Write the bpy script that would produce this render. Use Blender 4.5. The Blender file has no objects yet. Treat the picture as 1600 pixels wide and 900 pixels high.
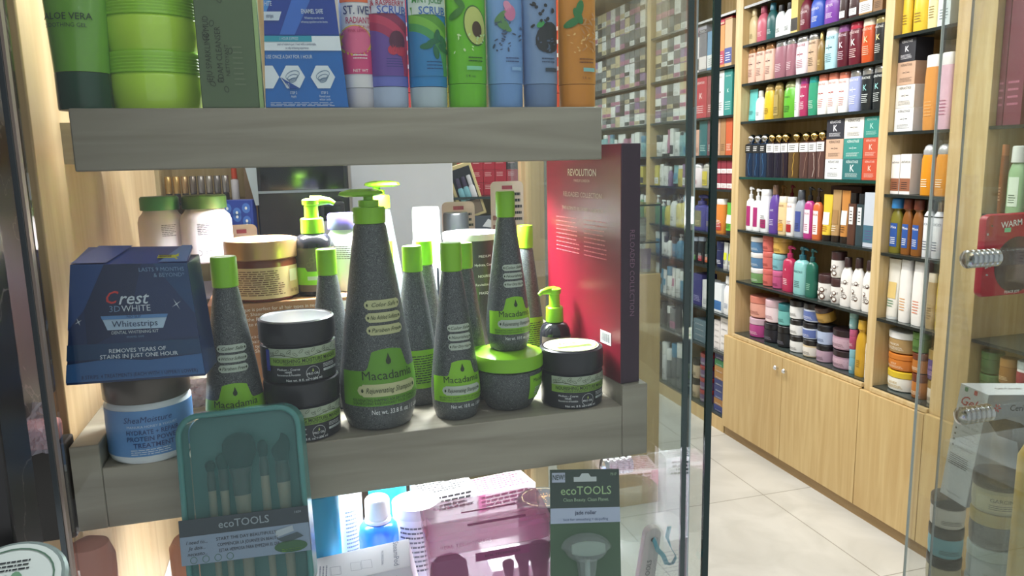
import bpy, bmesh, math, random
from mathutils import Vector, Matrix
from mathutils.geometry import tessellate_polygon
C = bpy.context.scene
COL = C.collection
PI = math.pi
rnd = random.Random(7)

# ------------------------------------------------------------ camera
F = 1180.0
CAM = Vector((0, 0, 1.7))
_Y = Vector((-346/F, 194/F, -1)).normalized()
_Z = Vector((1, .0224, 0)).cross(_Y).normalized()
if _Z.y < 0: _Z = -_Z
_X = _Y.cross(_Z)
R = Matrix((_X, _Y, _Z))                    # camera space -> world
cam = bpy.data.cameras.new('camera'); cam.sensor_width = 36; cam.lens = F*36/1600; cam.clip_start = .01; cam.clip_end = 60
camo = bpy.data.objects.new('camera', cam); COL.objects.link(camo)
camo.matrix_world = Matrix.Translation(CAM) @ R.to_4x4()
C.camera = camo
def ray(px, py): return R @ Vector(((px-800)/F, -(py-450)/F, -1))
def hit(px, py, ax, val):
    r = ray(px, py); return CAM + r*((val-CAM[ax])/r[ax])

# ------------------------------------------------------------ world, lamps, exposure
C.view_settings.view_transform = 'Standard'; C.view_settings.look = 'None'
C.view_settings.exposure = 0.0; C.view_settings.gamma = 1.0; C.view_settings.use_curve_mapping = False
try: C.cycles.transparent_max_bounces = 32
except Exception: pass
w = bpy.data.worlds.new('world'); C.world = w; w.use_nodes = True
w.node_tree.nodes['Background'].inputs[0].default_value = (.70, .74, .76, 1)
w.node_tree.nodes['Background'].inputs[1].default_value = .78
def area(name, loc, rot, sx, sy, power, col=(1, 1, 1)):
    l = bpy.data.lights.new(name, 'AREA'); l.shape = 'RECTANGLE'; l.size = sx; l.size_y = sy; l.energy = power; l.color = col
    if name == 'shelf_led_lamp': l.spread = math.radians(125)
    o = bpy.data.objects.new(name, l); COL.objects.link(o); o.location = loc; o.rotation_euler = rot
    return o
area('ceiling_light_lamp', (1.35, 3.2, 2.93), (0, 0, 0), .5, 2.6, 72, (1, .985, .95))
area('ceiling_light_lamp', (1.35, 6.0, 2.93), (0, 0, 0), .5, 1.6, 62, (1, .985, .95))
area('ceiling_light_lamp', (.2, 3.0, 2.93), (0, 0, 0), .5, 1.8, 44, (.95, .98, 1))
area('shelf_led_lamp', (.11, 1.02, 1.69), (math.radians(-4), 0, 0),   .34, .05, 12, (.93, .97, 1))
area('shelf_led_lamp', (.12, 1.05, 1.335), (0, 0, 0), .52, .05, 5, (.95, .96, 1))
area('window_fill_lamp', (1.42, 1.0, 2.4), (0, 0, 0), .5, .1, 7, (.95, .97, 1))  # added fill to brighten the dryer carton, not a known fitting
area('upper_led_lamp', (.07, .95, 2.25), (0, 0, 0), .5, .06, 10, (.93, .97, 1))

# ------------------------------------------------------------ materials
MC = {}
def lin(h):
    h = h.lstrip('#'); c = [int(h[i:i+2], 16)/255 for i in (0, 2, 4)]
    return tuple((x/12.92 if x <= .04045 else ((x+.055)/1.055)**2.4) for x in c)+(1,)
def base(name):
    m = bpy.data.materials.new(name); m.use_nodes = True
    return m, m.node_tree, m.node_tree.nodes['Principled BSDF']
def M(col, rough=.38, metal=0, trans=0, coat=0, emit=0):
    k = (col, rough, metal, trans, coat, emit)
    if k in MC: return MC[k]
    m, t, b = base('paint_'+col.lstrip('#'))
    n = t.nodes.new('ShaderNodeTexNoise'); n.inputs['Scale'].default_value = 35
    tc = t.nodes.new('ShaderNodeTexCoord'); t.links.new(tc.outputs['Object'], n.inputs['Vector'])
    mx = t.nodes.new('ShaderNodeMix'); mx.data_type = 'RGBA'
    c = lin(col); mx.inputs[6].default_value = tuple(x*.95 for x in c[:3])+(1,); mx.inputs[7].default_value = tuple(min(1, x*1.04) for x in c[:3])+(1,)
    t.links.new(n.outputs['Fac'], mx.inputs[0]); t.links.new(mx.outputs[2], b.inputs['Base Color'])
    b.inputs['Roughness'].default_value = rough; b.inputs['Metallic'].default_value = metal
    b.inputs['Transmission Weight'].default_value = trans; b.inputs['Coat Weight'].default_value = coat
    if emit: b.inputs['Emission Color'].default_value = c; b.inputs['Emission Strength'].default_value = emit
    MC[k] = m; return m
def wood(name, c1, c2, axis='Z', scale=1.0, rough=.45, stretch=14):
    m, t, b = base(name)
    tc = t.nodes.new('ShaderNodeTexCoord'); mp = t.nodes.new('ShaderNodeMapping')
    s = {'X': (1, stretch, stretch), 'Y': (stretch, 1, stretch), 'Z': (stretch, stretch, 1)}[axis]
    mp.inputs['Scale'].default_value = tuple(v*scale for v in s)
    t.links.new(tc.outputs['Object'], mp.inputs['Vector'])
    n = t.nodes.new('ShaderNodeTexNoise'); n.inputs['Scale'].default_value = 2.2; n.inputs['Detail'].default_value = 8; n.inputs['Distortion'].default_value = 1.1
    t.links.new(mp.outputs[0], n.inputs['Vector'])
    r = t.nodes.new('ShaderNodeValToRGB'); r.color_ramp.elements[0].position = .35; r.color_ramp.elements[1].position = .66
    r.color_ramp.elements[0].color = lin(c1); r.color_ramp.elements[1].color = lin(c2)
    t.links.new(n.outputs['Fac'], r.inputs[0]); t.links.new(r.outputs[0], b.inputs['Base Color'])
    b.inputs['Roughness'].default_value = rough
    return m
def glass(name, tint, refl=.06, rough=0.0):
    m, t, b = base(name); t.nodes.remove(b)
    out = t.nodes['Material Output']
    tr = t.nodes.new('ShaderNodeBsdfTransparent'); tr.inputs[0].default_value = tint+(1,)
    gl = t.nodes.new('ShaderNodeBsdfGlossy'); gl.inputs['Roughness'].default_value = rough
    fr = t.nodes.new('ShaderNodeFresnel'); fr.inputs[0].default_value = 1.45
    mu = t.nodes.new('ShaderNodeMath'); mu.operation = 'MULTIPLY_ADD'; mu.inputs[1].default_value = .3; mu.inputs[2].default_value = refl
    mx = t.nodes.new('ShaderNodeMixShader')
    t.links.new(fr.outputs[0], mu.inputs[0]); t.links.new(mu.outputs[0], mx.inputs[0])
    t.links.new(tr.outputs[0], mx.inputs[1]); t.links.new(gl.outputs[0], mx.inputs[2]); t.links.new(mx.outputs[0], out.inputs[0])
    return m
def film(name, col, alpha, rough=.15):
    """coloured see-through plastic: part transparent, part glossy plastic"""
    m, t, b = base(name)
    b.inputs['Base Color'].default_value = lin(col); b.inputs['Roughness'].default_value = rough; b.inputs['Alpha'].default_value = alpha
    return m
WOODU = wood('shelf_unit_maple', '#c6ab78', '#d6be90', 'Z')
WOODUH = wood('cupboard_maple', '#c4a570', '#d3b984', 'Z', .7)
WOODW = wood('side_wall_ash', '#c9a87c', '#dcbf95', 'Z', .8)
WOODS = wood('display_plank', '#8c8474', '#a79f8e', 'X', 1.0)
WOODT = wood('plinth_wood', '#9c7f54', '#ad9064', 'Y')
GREENG = glass('tinted_glass', (.945, .975, .97), .01)
CLEARG = glass('window_glass', (.97, .985, .98), .015)
EDGE = M('#12302e', .12)
DKSHELF = M('#232a2a', .2)
CHROME = M('#d8d8dc', .16, 1)
BLACKP = M('#17181a', .3)
def dark_speckle():
    m, t, b = base('charcoal_floral_plastic')
    tc = t.nodes.new('ShaderNodeTexCoord'); v = t.nodes.new('ShaderNodeTexVoronoi'); v.feature = 'DISTANCE_TO_EDGE'; v.inputs['Scale'].default_value = 150
    n = t.nodes.new('ShaderNodeTexNoise'); n.inputs['Scale'].default_value = 90
    ad = t.nodes.new('ShaderNodeMix'); ad.data_type = 'RGBA'; ad.inputs[0].default_value = .12
    t.links.new(tc.outputs['Object'], n.inputs['Vector']); t.links.new(tc.outputs['Object'], ad.inputs[6]); t.links.new(n.outputs['Color'], ad.inputs[7]); t.links.new(ad.outputs[2], v.inputs['Vector'])
    r = t.nodes.new('ShaderNodeValToRGB'); r.color_ramp.elements[0].position = 0; r.color_ramp.elements[0].color = lin('#8a908d'); r.color_ramp.elements[1].position = .07; r.color_ramp.elements[1].color = lin('#35393c')
    t.links.new(v.outputs['Distance'], r.inputs[0]); t.links.new(r.outputs[0], b.inputs['Base Color']); b.inputs['Roughness'].default_value = .42
    return m
SPECK = dark_speckle()
def marble():
    m, t, b = base('dark_marble')
    tc = t.nodes.new('ShaderNodeTexCoord'); n = t.nodes.new('ShaderNodeTexNoise'); n.inputs['Scale'].default_value = 7; n.inputs['Detail'].default_value = 9; n.inputs['Distortion'].default_value = 1.8
    t.links.new(tc.outputs['Object'], n.inputs['Vector'])
    r = t.nodes.new('ShaderNodeValToRGB'); e = r.color_ramp.elements
    e[0].position = 0; e[0].color = lin('#1c1a1b'); e[1].position = 1; e[1].color = lin('#2b2728')
    a = e.new(.495); a.color = lin('#242122'); a = e.new(.503); a.color = lin('#6d6560'); a = e.new(.511); a.color = lin('#262324')
    t.links.new(n.outputs['Fac'], r.inputs[0]); t.links.new(r.outputs[0], b.inputs['Base Color']); b.inputs['Roughness'].default_value = .32
    return m
MARBLE = marble()
def tiles():
    m, t, b = base('pale_floor_tile')
    tc = t.nodes.new('ShaderNodeTexCoord'); mp = t.nodes.new('ShaderNodeMapping'); mp.inputs['Location'].default_value = (.22, .1, 0)
    br = t.nodes.new('ShaderNodeTexBrick'); br.offset = 0; br.inputs['Scale'].default_value = 1; br.inputs['Brick Width'].default_value = .8; br.inputs['Row Height'].default_value = .8
    br.inputs['Mortar Size'].default_value = .003; br.inputs['Mortar'].default_value = lin('#a29f97'); br.inputs['Color1'].default_value = lin('#d6d5cf'); br.inputs['Color2'].default_value = lin('#d0cfc9')
    n = t.nodes.new('ShaderNodeTexNoise'); n.inputs['Scale'].default_value = 3; n.inputs['Detail'].default_value = 6; n.inputs['Distortion'].default_value = 1
    r = t.nodes.new('ShaderNodeValToRGB'); r.color_ramp.elements[0].position = .4; r.color_ramp.elements[0].color = (.86, .86, .85, 1); r.color_ramp.elements[1].position = .6; r.color_ramp.elements[1].color = (1, 1, 1, 1)
    mx = t.nodes.new('ShaderNodeMix'); mx.data_type = 'RGBA'; mx.blend_type = 'MULTIPLY'; mx.inputs[0].default_value = 1
    t.links.new(tc.outputs['Object'], mp.inputs[0]); t.links.new(mp.outputs[0], br.inputs['Vector']); t.links.new(tc.outputs['Object'], n.inputs['Vector'])
    t.links.new(n.outputs['Fac'], r.inputs[0]); t.links.new(br.outputs['Color'], mx.inputs[6]); t.links.new(r.outputs[0], mx.inputs[7]); t.links.new(mx.outputs[2], b.inputs['Base Color'])
    b.inputs['Roughness'].default_value = .3
    return m

# ------------------------------------------------------------ mesh builder
TXT = {}
def text2d(s, shear=0, off=0):
    k = (s, shear, off)
    if k not in TXT:
        c = bpy.data.curves.new('t', 'FONT'); c.body = s; c.size = 1; c.align_x = 'CENTER'; c.align_y = 'CENTER'; c.resolution_u = 2; c.shear = shear; c.offset = off
        o = bpy.data.objects.new('t', c)
        me = bpy.data.meshes.new_from_object(o)
        TXT[k] = ([(v.co.x, v.co.y) for v in me.vertices], [tuple(p.vertices) for p in me.polygons])
        bpy.data.objects.remove(o); bpy.data.meshes.remove(me); bpy.data.curves.remove(c)
    return TXT[k]
class G:
    def __init__(s): s.v = []; s.f = []; s.m = []; s.mats = []
    def add(s, vs, fs, m):
        if m not in s.mats: s.mats.append(m)
        i = s.mats.index(m); o = len(s.v); s.v += [tuple(p) for p in vs]
        s.f += [tuple(o+k for k in f) for f in fs]; s.m += [i]*len(fs); return s
    def box(s, x0, x1, y0, y1, z0, z1, m):
        v = [(x, y, z) for z in (z0, z1) for y in (y0, y1) for x in (x0, x1)]
        return s.add(v, [(0, 2, 3, 1), (4, 5, 7, 6), (0, 1, 5, 4), (2, 6, 7, 3), (0, 4, 6, 2), (1, 3, 7, 5)], m)
    def hexa(s, front, dvec, m):
        """front: TL TR BR BL; extruded along dvec"""
        a = [Vector(p) for p in front]; b = [p+Vector(dvec) for p in a]
        return s.add(a+b, [(3, 2, 1, 0), (4, 5, 6, 7), (0, 1, 5, 4), (2, 3, 7, 6), (1, 2, 6, 5), (3, 0, 4, 7)], m)
    def loft(s, rings, m, cap=True):
        n = len(rings[0]); v = [p for r in rings for p in r]; f = []
        for i in range(len(rings)-1):
            for j in range(n):
                k = (j+1) % n; f.append((i*n+j, i*n+k, (i+1)*n+k, (i+1)*n+j))
        if cap: f.append(tuple(range(n))[::-1]); f.append(tuple((len(rings)-1)*n+j for j in range(n)))
        return s.add(v, f, m)
    def lathe(s, prof, m, n=28, sx=1, sy=1, sq=2, cx=0, cy=0):
        rings = []
        for r, z in prof:
            ring = []
            for j in range(n):
                a = 2*PI*j/n; c, q = math.cos(a), math.sin(a)
                ring.append((cx+sx*r*math.copysign(abs(c)**(2/sq), c), cy+sy*r*math.copysign(abs(q)**(2/sq), q), z))
            rings.append(ring)
        return s.loft(rings, m)
    def tube(s, pts, r, m, n=10):
        rings = []
        for i, p in enumerate(pts):
            p = Vector(p); a = Vector(pts[max(i-1, 0)]); b = Vector(pts[min(i+1, len(pts)-1)]); d = (b-a).normalized()
            u = d.orthogonal().normalized() if i == 0 else (u-d*u.dot(d)).normalized()
            w_ = d.cross(u); rr = r[i] if isinstance(r, (list, tuple)) else r
            rings.append([p+u*(rr*math.cos(2*PI*j/n))+w_*(rr*math.sin(2*PI*j/n)) for j in range(n)])
        return s.loft(rings, m)
    def patch(s, mp, u0, u1, bot, top, m, nu=16, nv=4):
        B = bot if callable(bot) else (lambda u: bot); T = top if callable(top) else (lambda u: top)
        v = []
        for i in range(nu+1):
            u = u0+(u1-u0)*i/nu
            for j in range(nv+1): v.append(mp(u, B(u)+(T(u)-B(u))*j/nv))
        f = [(i*(nv+1)+j, (i+1)*(nv+1)+j, (i+1)*(nv+1)+j+1, i*(nv+1)+j+1) for i in range(nu) for j in range(nv)]
        return s.add(v, f, m)
    def poly(s, mp, pts, m):
        tr = tessellate_polygon([[Vector((a, b, 0)) for a, b in pts]])
        return s.add([mp(a, b) for a, b in pts], [tuple(t) for t in tr], m)
    def disc(s, mp, cx, cy, rx, ry, m, n=20, rot=0):
        c, q = math.cos(rot), math.sin(rot); K = 1 if n < 12 else 4
        v = [mp(cx, cy)]+[mp(cx+k/K*(rx*math.cos(2*PI*i/n)*c-ry*math.sin(2*PI*i/n)*q), cy+k/K*(rx*math.cos(2*PI*i/n)*q+ry*math.sin(2*PI*i/n)*c)) for k in range(1, K+1) for i in range(n)]
        f = [(0, 1+i, 1+(i+1) % n) for i in range(n)]+[(1+(k-1)*n+i, 1+k*n+i, 1+k*n+(i+1) % n, 1+(k-1)*n+(i+1) % n) for k in range(1, K) for i in range(n)]
        return s.add(v, f, m)
    def ring(s, mp, cx, cy, rx, ry, wd, m, n=20, rot=0):
        v = []; c, q = math.cos(rot), math.sin(rot)
        for i in range(n):
            a = 2*PI*i/n
            for k in (0, wd):
                x, y = (rx-k)*math.cos(a), (ry-k)*math.sin(a); v.append(mp(cx+x*c-y*q, cy+x*q+y*c))
        return s.add(v, [(2*i, 2*((i+1) % n), 2*((i+1) % n)+1, 2*i+1) for i in range(n)], m)
    def text(s, mp, txt, x, y, size, m, maxw=None, rot=0, shear=0, bold=0, sxs=1):
        v, f = text2d(txt, shear, .009 if bold else 0); k = size
        if maxw:
            wd = max(a for a, b in v)-min(a for a, b in v)
            if wd*size*sxs > maxw: k = maxw/wd/sxs
        c, q = math.cos(rot), math.sin(rot)
        s.add([mp(x+a*k*sxs*c-b*size*q, y+a*k*sxs*q+b*size*c) for a, b in v], f, m)
        return s
    def lines(s, mp, x0, x1, y0, y1, n, m, t=.45, seed=1):
        r = random.Random(seed); dy = (y1-y0)/n
        for i in range(n):
            y = y1-dy*(i+.5); x = x0; e = x0+(x1-x0)*r.uniform(.82, 1)
            while x < e:
                wl = (x1-x0)*r.uniform(.05, .16); xe = min(e, x+wl)
                s.add([mp(x, y-dy*t/2), mp(xe, y-dy*t/2), mp(xe, y+dy*t/2), mp(x, y+dy*t/2)], [(0, 1, 2, 3)], m); x = xe+(x1-x0)*.02
        return s
    def build(s, name, parent=None, bevel=0, flat=False, seg=2):
        me = bpy.data.meshes.new(name); me.from_pydata(s.v, [], s.f)
        for m in s.mats: me.materials.append(m)
        me.polygons.foreach_set('material_index', s.m)
        if not flat:
            me.polygons.foreach_set('use_smooth', [True]*len(s.f)); me.update(); me.set_sharp_from_angle(angle=math.radians(38))
        me.update()
        o = bpy.data.objects.new(name, me); COL.objects.link(o)
        if parent: o.parent = parent
        if bevel:
            b = o.modifiers.new('bevel', 'BEVEL'); b.width = bevel; b.segments = seg; b.limit_method = 'ANGLE'
        return o
ALL_LABELS = []
def tag(o, label, cat, group=None):
    o['label'] = label; o['category'] = cat; ALL_LABELS.append(label)
    if group: o['group'] = group
    return o
def root(name, label, cat, loc, rz=0, group=None, rot=None):
    o = bpy.data.objects.new(name, None); COL.objects.link(o); o.location = loc; o.rotation_euler = rot or (0, 0, rz); o.empty_display_size = .02
    return tag(o, label, cat, group)
def struct(name, g, **k):
    o = g.build(name, **k); o['kind'] = 'structure'; return o
def copy_thing(r, loc, label, rz=None, group=None):
    c = r.copy(); COL.objects.link(c); c.location = loc; tag(c, label, r['category'], group or r.get('group'))
    if rz is not None: c.rotation_euler = (0, 0, rz)
    for ch in list(r.children):
        d = ch.copy(); COL.objects.link(d); d.parent = c
        for g2 in list(ch.children):
            e = g2.copy(); COL.objects.link(e); e.parent = d
    return c
def interp(prof, z):
    for (r0, z0), (r1, z1) in zip(prof, prof[1:]):
        if z0 <= z <= z1 and z1 > z0: return r0+(r1-r0)*(z-z0)/(z1-z0)
    return prof[-1][0] if z > prof[-1][1] else prof[0][0]
def WR(prof, sx=1, sy=1, e=.0005):
    def f(u, v):
        r = interp(prof, v); a = max(-2.4, min(2.4, u/max(1e-4, r*sx)))
        return ((r*sx+e)*math.sin(a), -(r*sy+e)*math.cos(a), v)
    return f
def FL(y, e=.0005): return lambda u, v: (u, y-e, v)
def TOP(z, e=.0005): return lambda u, v: (u, v, z+e)
def RS(x, e=.0005): return lambda u, v: (x+e, u, v)
def LS(x, e=.0005): return lambda u, v: (x-e, -u, v)
WHITE = M('#f2f2ee', .35); INK = M('#20242a', .5); WTXT = M('#eef2f2', .5)

# ============================================================ THE SETTING
XW = 2.463                      # front plane of the long wall unit
struct('floor', G().box(-3, 3.4, -.2, 8, -.05, 0, tiles()))
struct('ceiling', G().box(-3, 3.4, .9, 8, 3.0, 3.06, M('#e8e8e4', .8)))
struct('wall_right', G().box(2.80, 2.9, -.2, 8, 0, 3.0, M('#cfc3a4', .7)))
struct('wall_back', G().box(-3, 3.4, 7.2, 7.3, 0, 3.0, M('#8f9490', .7)))
struct('wall_left', G().box(-1.5, -1.4, 1.6, 7.2, 0, 3.0, M('#b4a98e', .7)))
struct('trim_1', G().box(.16, .455, 2.2, 2.5, 0, 3.0, M('#d9dde0', .5)), bevel=.004)      # white column
# display side wall in pale wood, two boards
struct('trim_2', G().box(-.30, -.24, .852, 1.165, .9, 2.9, WOODW).box(-.30, -.241, 1.168, 1.53, .9, 2.9, WOODW), bevel=.002)
struct('trim_3', G().box(.40, .436, 1.30, 1.345, .9, 2.9, WOODW), bevel=.002)
struct('wall_front', G().box(-.62, -.247, .745, .85, 1.475, 2.6, MARBLE).box(-.8, -.213, .60, .655, 1.398, 2.6, MARBLE), bevel=.002)
# lit shelf floor at the bottom of the display
struct('trim_4', G().box(-.24, .425, .74, 1.30, 1.01, 1.05, M('#f1f2f4', .4)).box(-.24, .425, .74, .76, .2, 1.01, WOODW))
# shop window
g = G().box(-.205, .397, .700, .706, .8, 2.7, CLEARG); struct('window_1', g, flat=True)
g = G().box(.3985, .4055, .722, 1.32, .8, 2.7, GREENG); o = struct('window_2', g, flat=True)
e = G().box(.398, .406, .7185, .7215, .8, 2.7, EDGE).box(.4062, .4085, .7185, .7225, .8, 2.7, M('#9fb0b0', .2)).build('glass_edge', o)
# left edge strip of the window: dark stone corner with bright metal bead
g = G().box(-.2125, -.2085, .690, .70, .8, 2.7, M('#5a6064', .4, .3)).box(-.2083, -.206, .692, .70, .8, 2.7, M('#b9a79c', .35, .5)); struct('trim_5', g)
# open glass door leaf
g = G().box(.4475, .4535, .756, 1.58, .05, 2.6, GREENG); o = struct('door_1', g, flat=True)
G().box(.4465, .4545, .7515, .7555, .05, 2.6, EDGE).build('glass_edge', o)
def knob_geo(L=.052, r=.013):
    g = G(); p = []; x = 0
    k = 0
    while x < L:
        p += [(r*.78, x), (r, x+.0015), (r, x+.0065), (r*.78, x+.008)]; x += .0095
    p = [(r*.7, -.001)]+p+[(r*.5, x)]
    gg = G().lathe(p, CHROME, 24)
    return [( -z, y, x_) for x_, y, z in gg.v], gg.f
def chrome_knob(parent_, loc, L=.052, r=.013, flip=1):
    v, f = knob_geo(L, r); g = G(); g.add([(a*flip+loc[0], b+loc[1], c+loc[2]) for a, b, c in v], f, CHROME)
    return g.build('door_knob', parent_)
kk_ = hit(988, 724, 0, .449); chrome_knob(o, (.4470, kk_.y, kk_.z), .040, .0125)

# ------------------------------------------------------------ wall unit on the right
ZA = [.655, .969, 1.268, 1.570, 1.878, 2.085, 2.293, 2.50]
ZB = [.651, .965, 1.259, 1.514, 1.777, 2.173, 2.5]
ZC = [.093, .493, .731, 1.008, 1.221, 1.492, 1.693, 1.924, 2.203, 2.5]
YA = (2.774, 3.845); YB = (2.40, 2.722); YC = (3.925, 4.98); YE = (5.04, 6.55); YD = (1.35, 2.229)
def unit(label, y0, y1, zs, cup=None, left=.05, right=.0, ztop=2.94):
    r = root('shelf_unit', label, 'shelving unit', (0, 0, 0))
    G().box(XW, 2.79, y1, y1+left, 0, ztop, WOODU).build('side_panel', r, bevel=.002)
    if right: G().box(XW, 2.79, y0-right, y0-.0005, 0, ztop, WOODU).build('side_panel', r, bevel=.002)
    G().box(2.765, 2.79, y0, y1, .05, ztop, WOODU).build('back_panel', r)
    for z in zs:
        s = G().box(XW+.006, 2.765, y0, y1, z-.010, z-.0005, M('#5c6d6a', .15) if z > 1.55 and z < 1.6 else M('#3a4442', .15)).build('glass_shelf', r)
        G().box(XW+.0035, XW+.0058, y0, y1, z-.013, z, M('#16423a', .15) if z > 1.55 and z < 1.6 else DKSHELF).build('shelf_edge', s)
    if cup:
        G().box(XW-.012, 2.78, y0, y1, cup-.03, cup-.0105, WOODU).build('counter_board', r, bevel=.002)
        n = max(1, round((y1-y0+.05)/.53)); wd = (y1+left-(y0-right))/n
        for i in range(n):
            a = y0-right+i*wd+.0015; b = a+wd-.003
            d = G().box(XW-.024, XW-.005, a, b, .06, cup-.032, WOODUH).build('cupboard_door', r, bevel=.0015)
            if n == 2:
                ky = b-.035 if i == 0 else a+.035
                G().lathe([(.004, 0), (.004, .012), (.011, .014), (.013, .020), (.009, .025)], CHROME, 16).build('door_knob', d)
                k = d.children[0]; k.rotation_euler = (0, -PI/2, 0); k.location = (XW-.023, ky, cup-.095)
        G().box(XW-.002, 2.6, y0-right, y1+left, 0, .058, WOODT).build('plinth', r)
    else:
        G().box(XW-.004, 2.6, y0-right, y1+left, 0, zs[0]-.011, WOODUH).build('plinth', r)
    G().box(XW, 2.79, y0-right, y1+left, ztop, ztop+.05, WOODU).build('cornice', r)
    return r
unit('wide maple shelving bay with glass shelves above two cupboard doors', *YA, ZA, cup=.66, left=.07)
unit('narrow maple shelving bay nearer the entrance, between two wooden pillars', *YB, ZB, cup=.655, left=.0515)
unit('maple shelving bay reaching down to the floor beyond the cupboards', *YC, ZC, left=.055, right=.0)
unit('farthest maple shelving bay, seen only through the glass panes', *YE, ZC, left=.05)
unit('maple shelving bay behind the right-hand glass with wide end pillar', YD[0], YD[1], [.655, .98, 1.46, 1.78], cup=.66, left=.1705)

# ============================================================ GENERIC PRODUCTS
# local frame: base at z=0, front faces -Y, w wide, d deep, h high
def P_bot(r, w, d, h, body, cap, acc, txt, tc, capr=.42, capm=0, sq=2.6, neck=.8):
    p = [(.94, 0), (1, .03*h), (1, .5*h), (.96, .62*h), (.75, .72*h), (.5, .78*h), (capr, neck*h)]
    G().lathe(p, M(body, .3), 22, w/2, d/2, sq).build('body', r)
    G().lathe([(capr, neck*h), (capr*1.02, neck*h+.002), (capr*.95, .985*h), (capr*.8, h)], M(cap, .28, capm), 18, w/2, w/2).build('cap', r)
    lab(r, w, d, .12*h, .55*h, acc, txt, tc)
def lab(r, w, d, z0, z1, acc, txt, tc, fr=.62, e=.0012):
    mp = lambda u, v: (u, -(d/2)*math.sqrt(max(0, 1-(abs(u)/(w/2))**2.6))**(1) - e, v)
    g = G()
    if acc: g.patch(mp, -w*fr/2, w*fr/2, z0, z1, M(acc, .45), 8, 1)
    e2 = e+.0006
    mq = lambda u, v: (u, -(d/2)*math.sqrt(max(0, 1-(abs(u)/(w/2))**2.6)) - e2, v)
    T = M(tc, .5)
    if txt: g.text(mq, txt, 0, z1-(z1-z0)*.17, min(.016, w*.3), T, maxw=w*(fr+.12))
    g.lines(mq, -w*.22, w*.22, z0+(z1-z0)*.1, z0+(z1-z0)*.42, 4, T, .35, seed=int(w*1e5))
    g.build('printed_label', r)
def P_slim(r, w, d, h, body, cap, acc, txt, tc, capm=0):
    G().lathe([(.88, 0), (.92, .02*h), (1, .35*h), (.97, .7*h), (.9, .84*h)], M(body, .25), 22, w/2, d/2, 3).build('body', r)
    G().lathe([(.86, .84*h), (.88, .845*h), (.86, .985*h), (.8, h)], M(cap, .2, capm), 22, w/2, d/2, 3).build('cap', r)
    g = G(); mq = lambda u, v: (u, -d/2*math.sqrt(max(0, 1-(abs(u)/(w/2))**3))-.0016, v); T = M(tc, .5)
    if acc: g.patch(mq, -w*.3, w*.3, .1*h, .3*h, M(acc, .4), 6, 1)
    if txt: g.text(mq, txt, 0, .76*h, w*.2, T, maxw=w*.72)
    if txt == 'KÉRASTASE':
        if cap in ('#c9c9c9', '#c98f5e', '#e07a60') or 1:
            g.add([mq(-.24*w, .52*h), mq(-.05*w, .52*h), mq(-.05*w, .545*h), mq(-.24*w, .545*h)], [(0, 1, 2, 3)], T)
            g.add([mq(.05*w, .52*h), mq(.24*w, .52*h), mq(.24*w, .545*h), mq(.05*w, .545*h)], [(0, 1, 2, 3)], T)
            g.add([mq(-.012*w, .47*h), mq(.012*w, .47*h), mq(.012*w, .6*h), mq(-.012*w, .6*h)], [(0, 1, 2, 3)], T)
    g.lines(mq, -w*.26, w*.26, .18*h, .4*h, 5, T, .3, seed=int(w*1e5)+3)
    g.build('printed_label', r)
def P_kslim(r, w, d, h, body, cap, acc, txt, tc, capm=0):
    P_slim(r, w, d, h, body, cap, None, '', tc, capm)
    g = G(); mq = lambda u, v: (u, -d/2*math.sqrt(max(0, 1-(abs(u)/(w/2))**3))-.0018, v)
    g.text(mq, 'KÉRASTASE', 0, .76*h, w*.2, M(tc, .5), maxw=w*.74); g.text(mq, 'K', 0, .53*h, w*.5, M(acc or tc, .4), bold=w*.01)
    g.build('emblem', r)
def P_tube(r, w, d, h, body, cap, acc, txt, tc, capm=0, caph=.13):
    rings = []
    for t in [0, .15, .4, .7, .92, 1]:
        z = h*(caph+(1-caph)*t); sy = d/2*(.9-.86*t); sx = w/2*(.86+.14*t)
        rings.append([(sx*math.cos(2*PI*j/20), sy*math.sin(2*PI*j/20), z) for j in range(20)])
    G().loft(rings, M(body, .32)).build('body', r)
    G().lathe([(.84, 0), (.86, .003), (.86, caph*h)], M(cap, .3, capm), 20, w/2, d/2*.98).build('cap', r)
    g = G(); T = M(tc, .5)
    def mq(u, v):
        t = max(0, (v/h-caph)/(1-caph)); return (u, -(d/2*(.9-.86*t))*math.sqrt(max(0, 1-(u/(w/2*1.01))**2))-.0016, v)
    if acc: g.patch(mq, -w*.34, w*.34, .35*h, .62*h, M(acc, .4), 6, 4)
    mq2 = lambda u, v: tuple(a+b for a, b in zip(mq(u, v), (0, -.0006, 0)))
    if txt: g.text(mq2, txt, 0, .74*h, w*.22, T, maxw=w*.66)
    g.lines(mq2, -w*.25, w*.25, .2*h, .33*h, 3, T, .35, seed=5)
    g.build('printed_label', r)
def pump_head(r, w, z, h, col, side=1, stem=.16, capm=0):
    m = M(col, .3, capm)
    g = G().lathe([(.34, z), (.36, z+.002), (.36, z+h*.35), (.3, z+h*.38), (stem, z+h*.4), (stem, z+h*.72), (.3, z+h*.74), (.32, z+h*.9), (.24, z+h)], m, 18, w/2, w/2)
    g.tube([(0, 0, z+h*.84), (side*w*.3, 0, z+h*.86), (side*w*.46, 0, z+h*.78)], [w*.09, w*.075, w*.05], m, 8)
    return g.build('pump', r)
def P_pump(r, w, d, h, body, cap, acc, txt, tc, capm=0, side=1):
    G().lathe([(.95, 0), (1, .03*h), (1, .55*h), (.92, .66*h), (.6, .71*h), (.36, .73*h)], M(body, .3), 22, w/2, d/2, 2.8).build('body', r)
    pump_head(r, w, .73*h, .27*h, cap, side, capm=capm)
    lab(r, w, d, .1*h, .56*h, acc, txt, tc)
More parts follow.
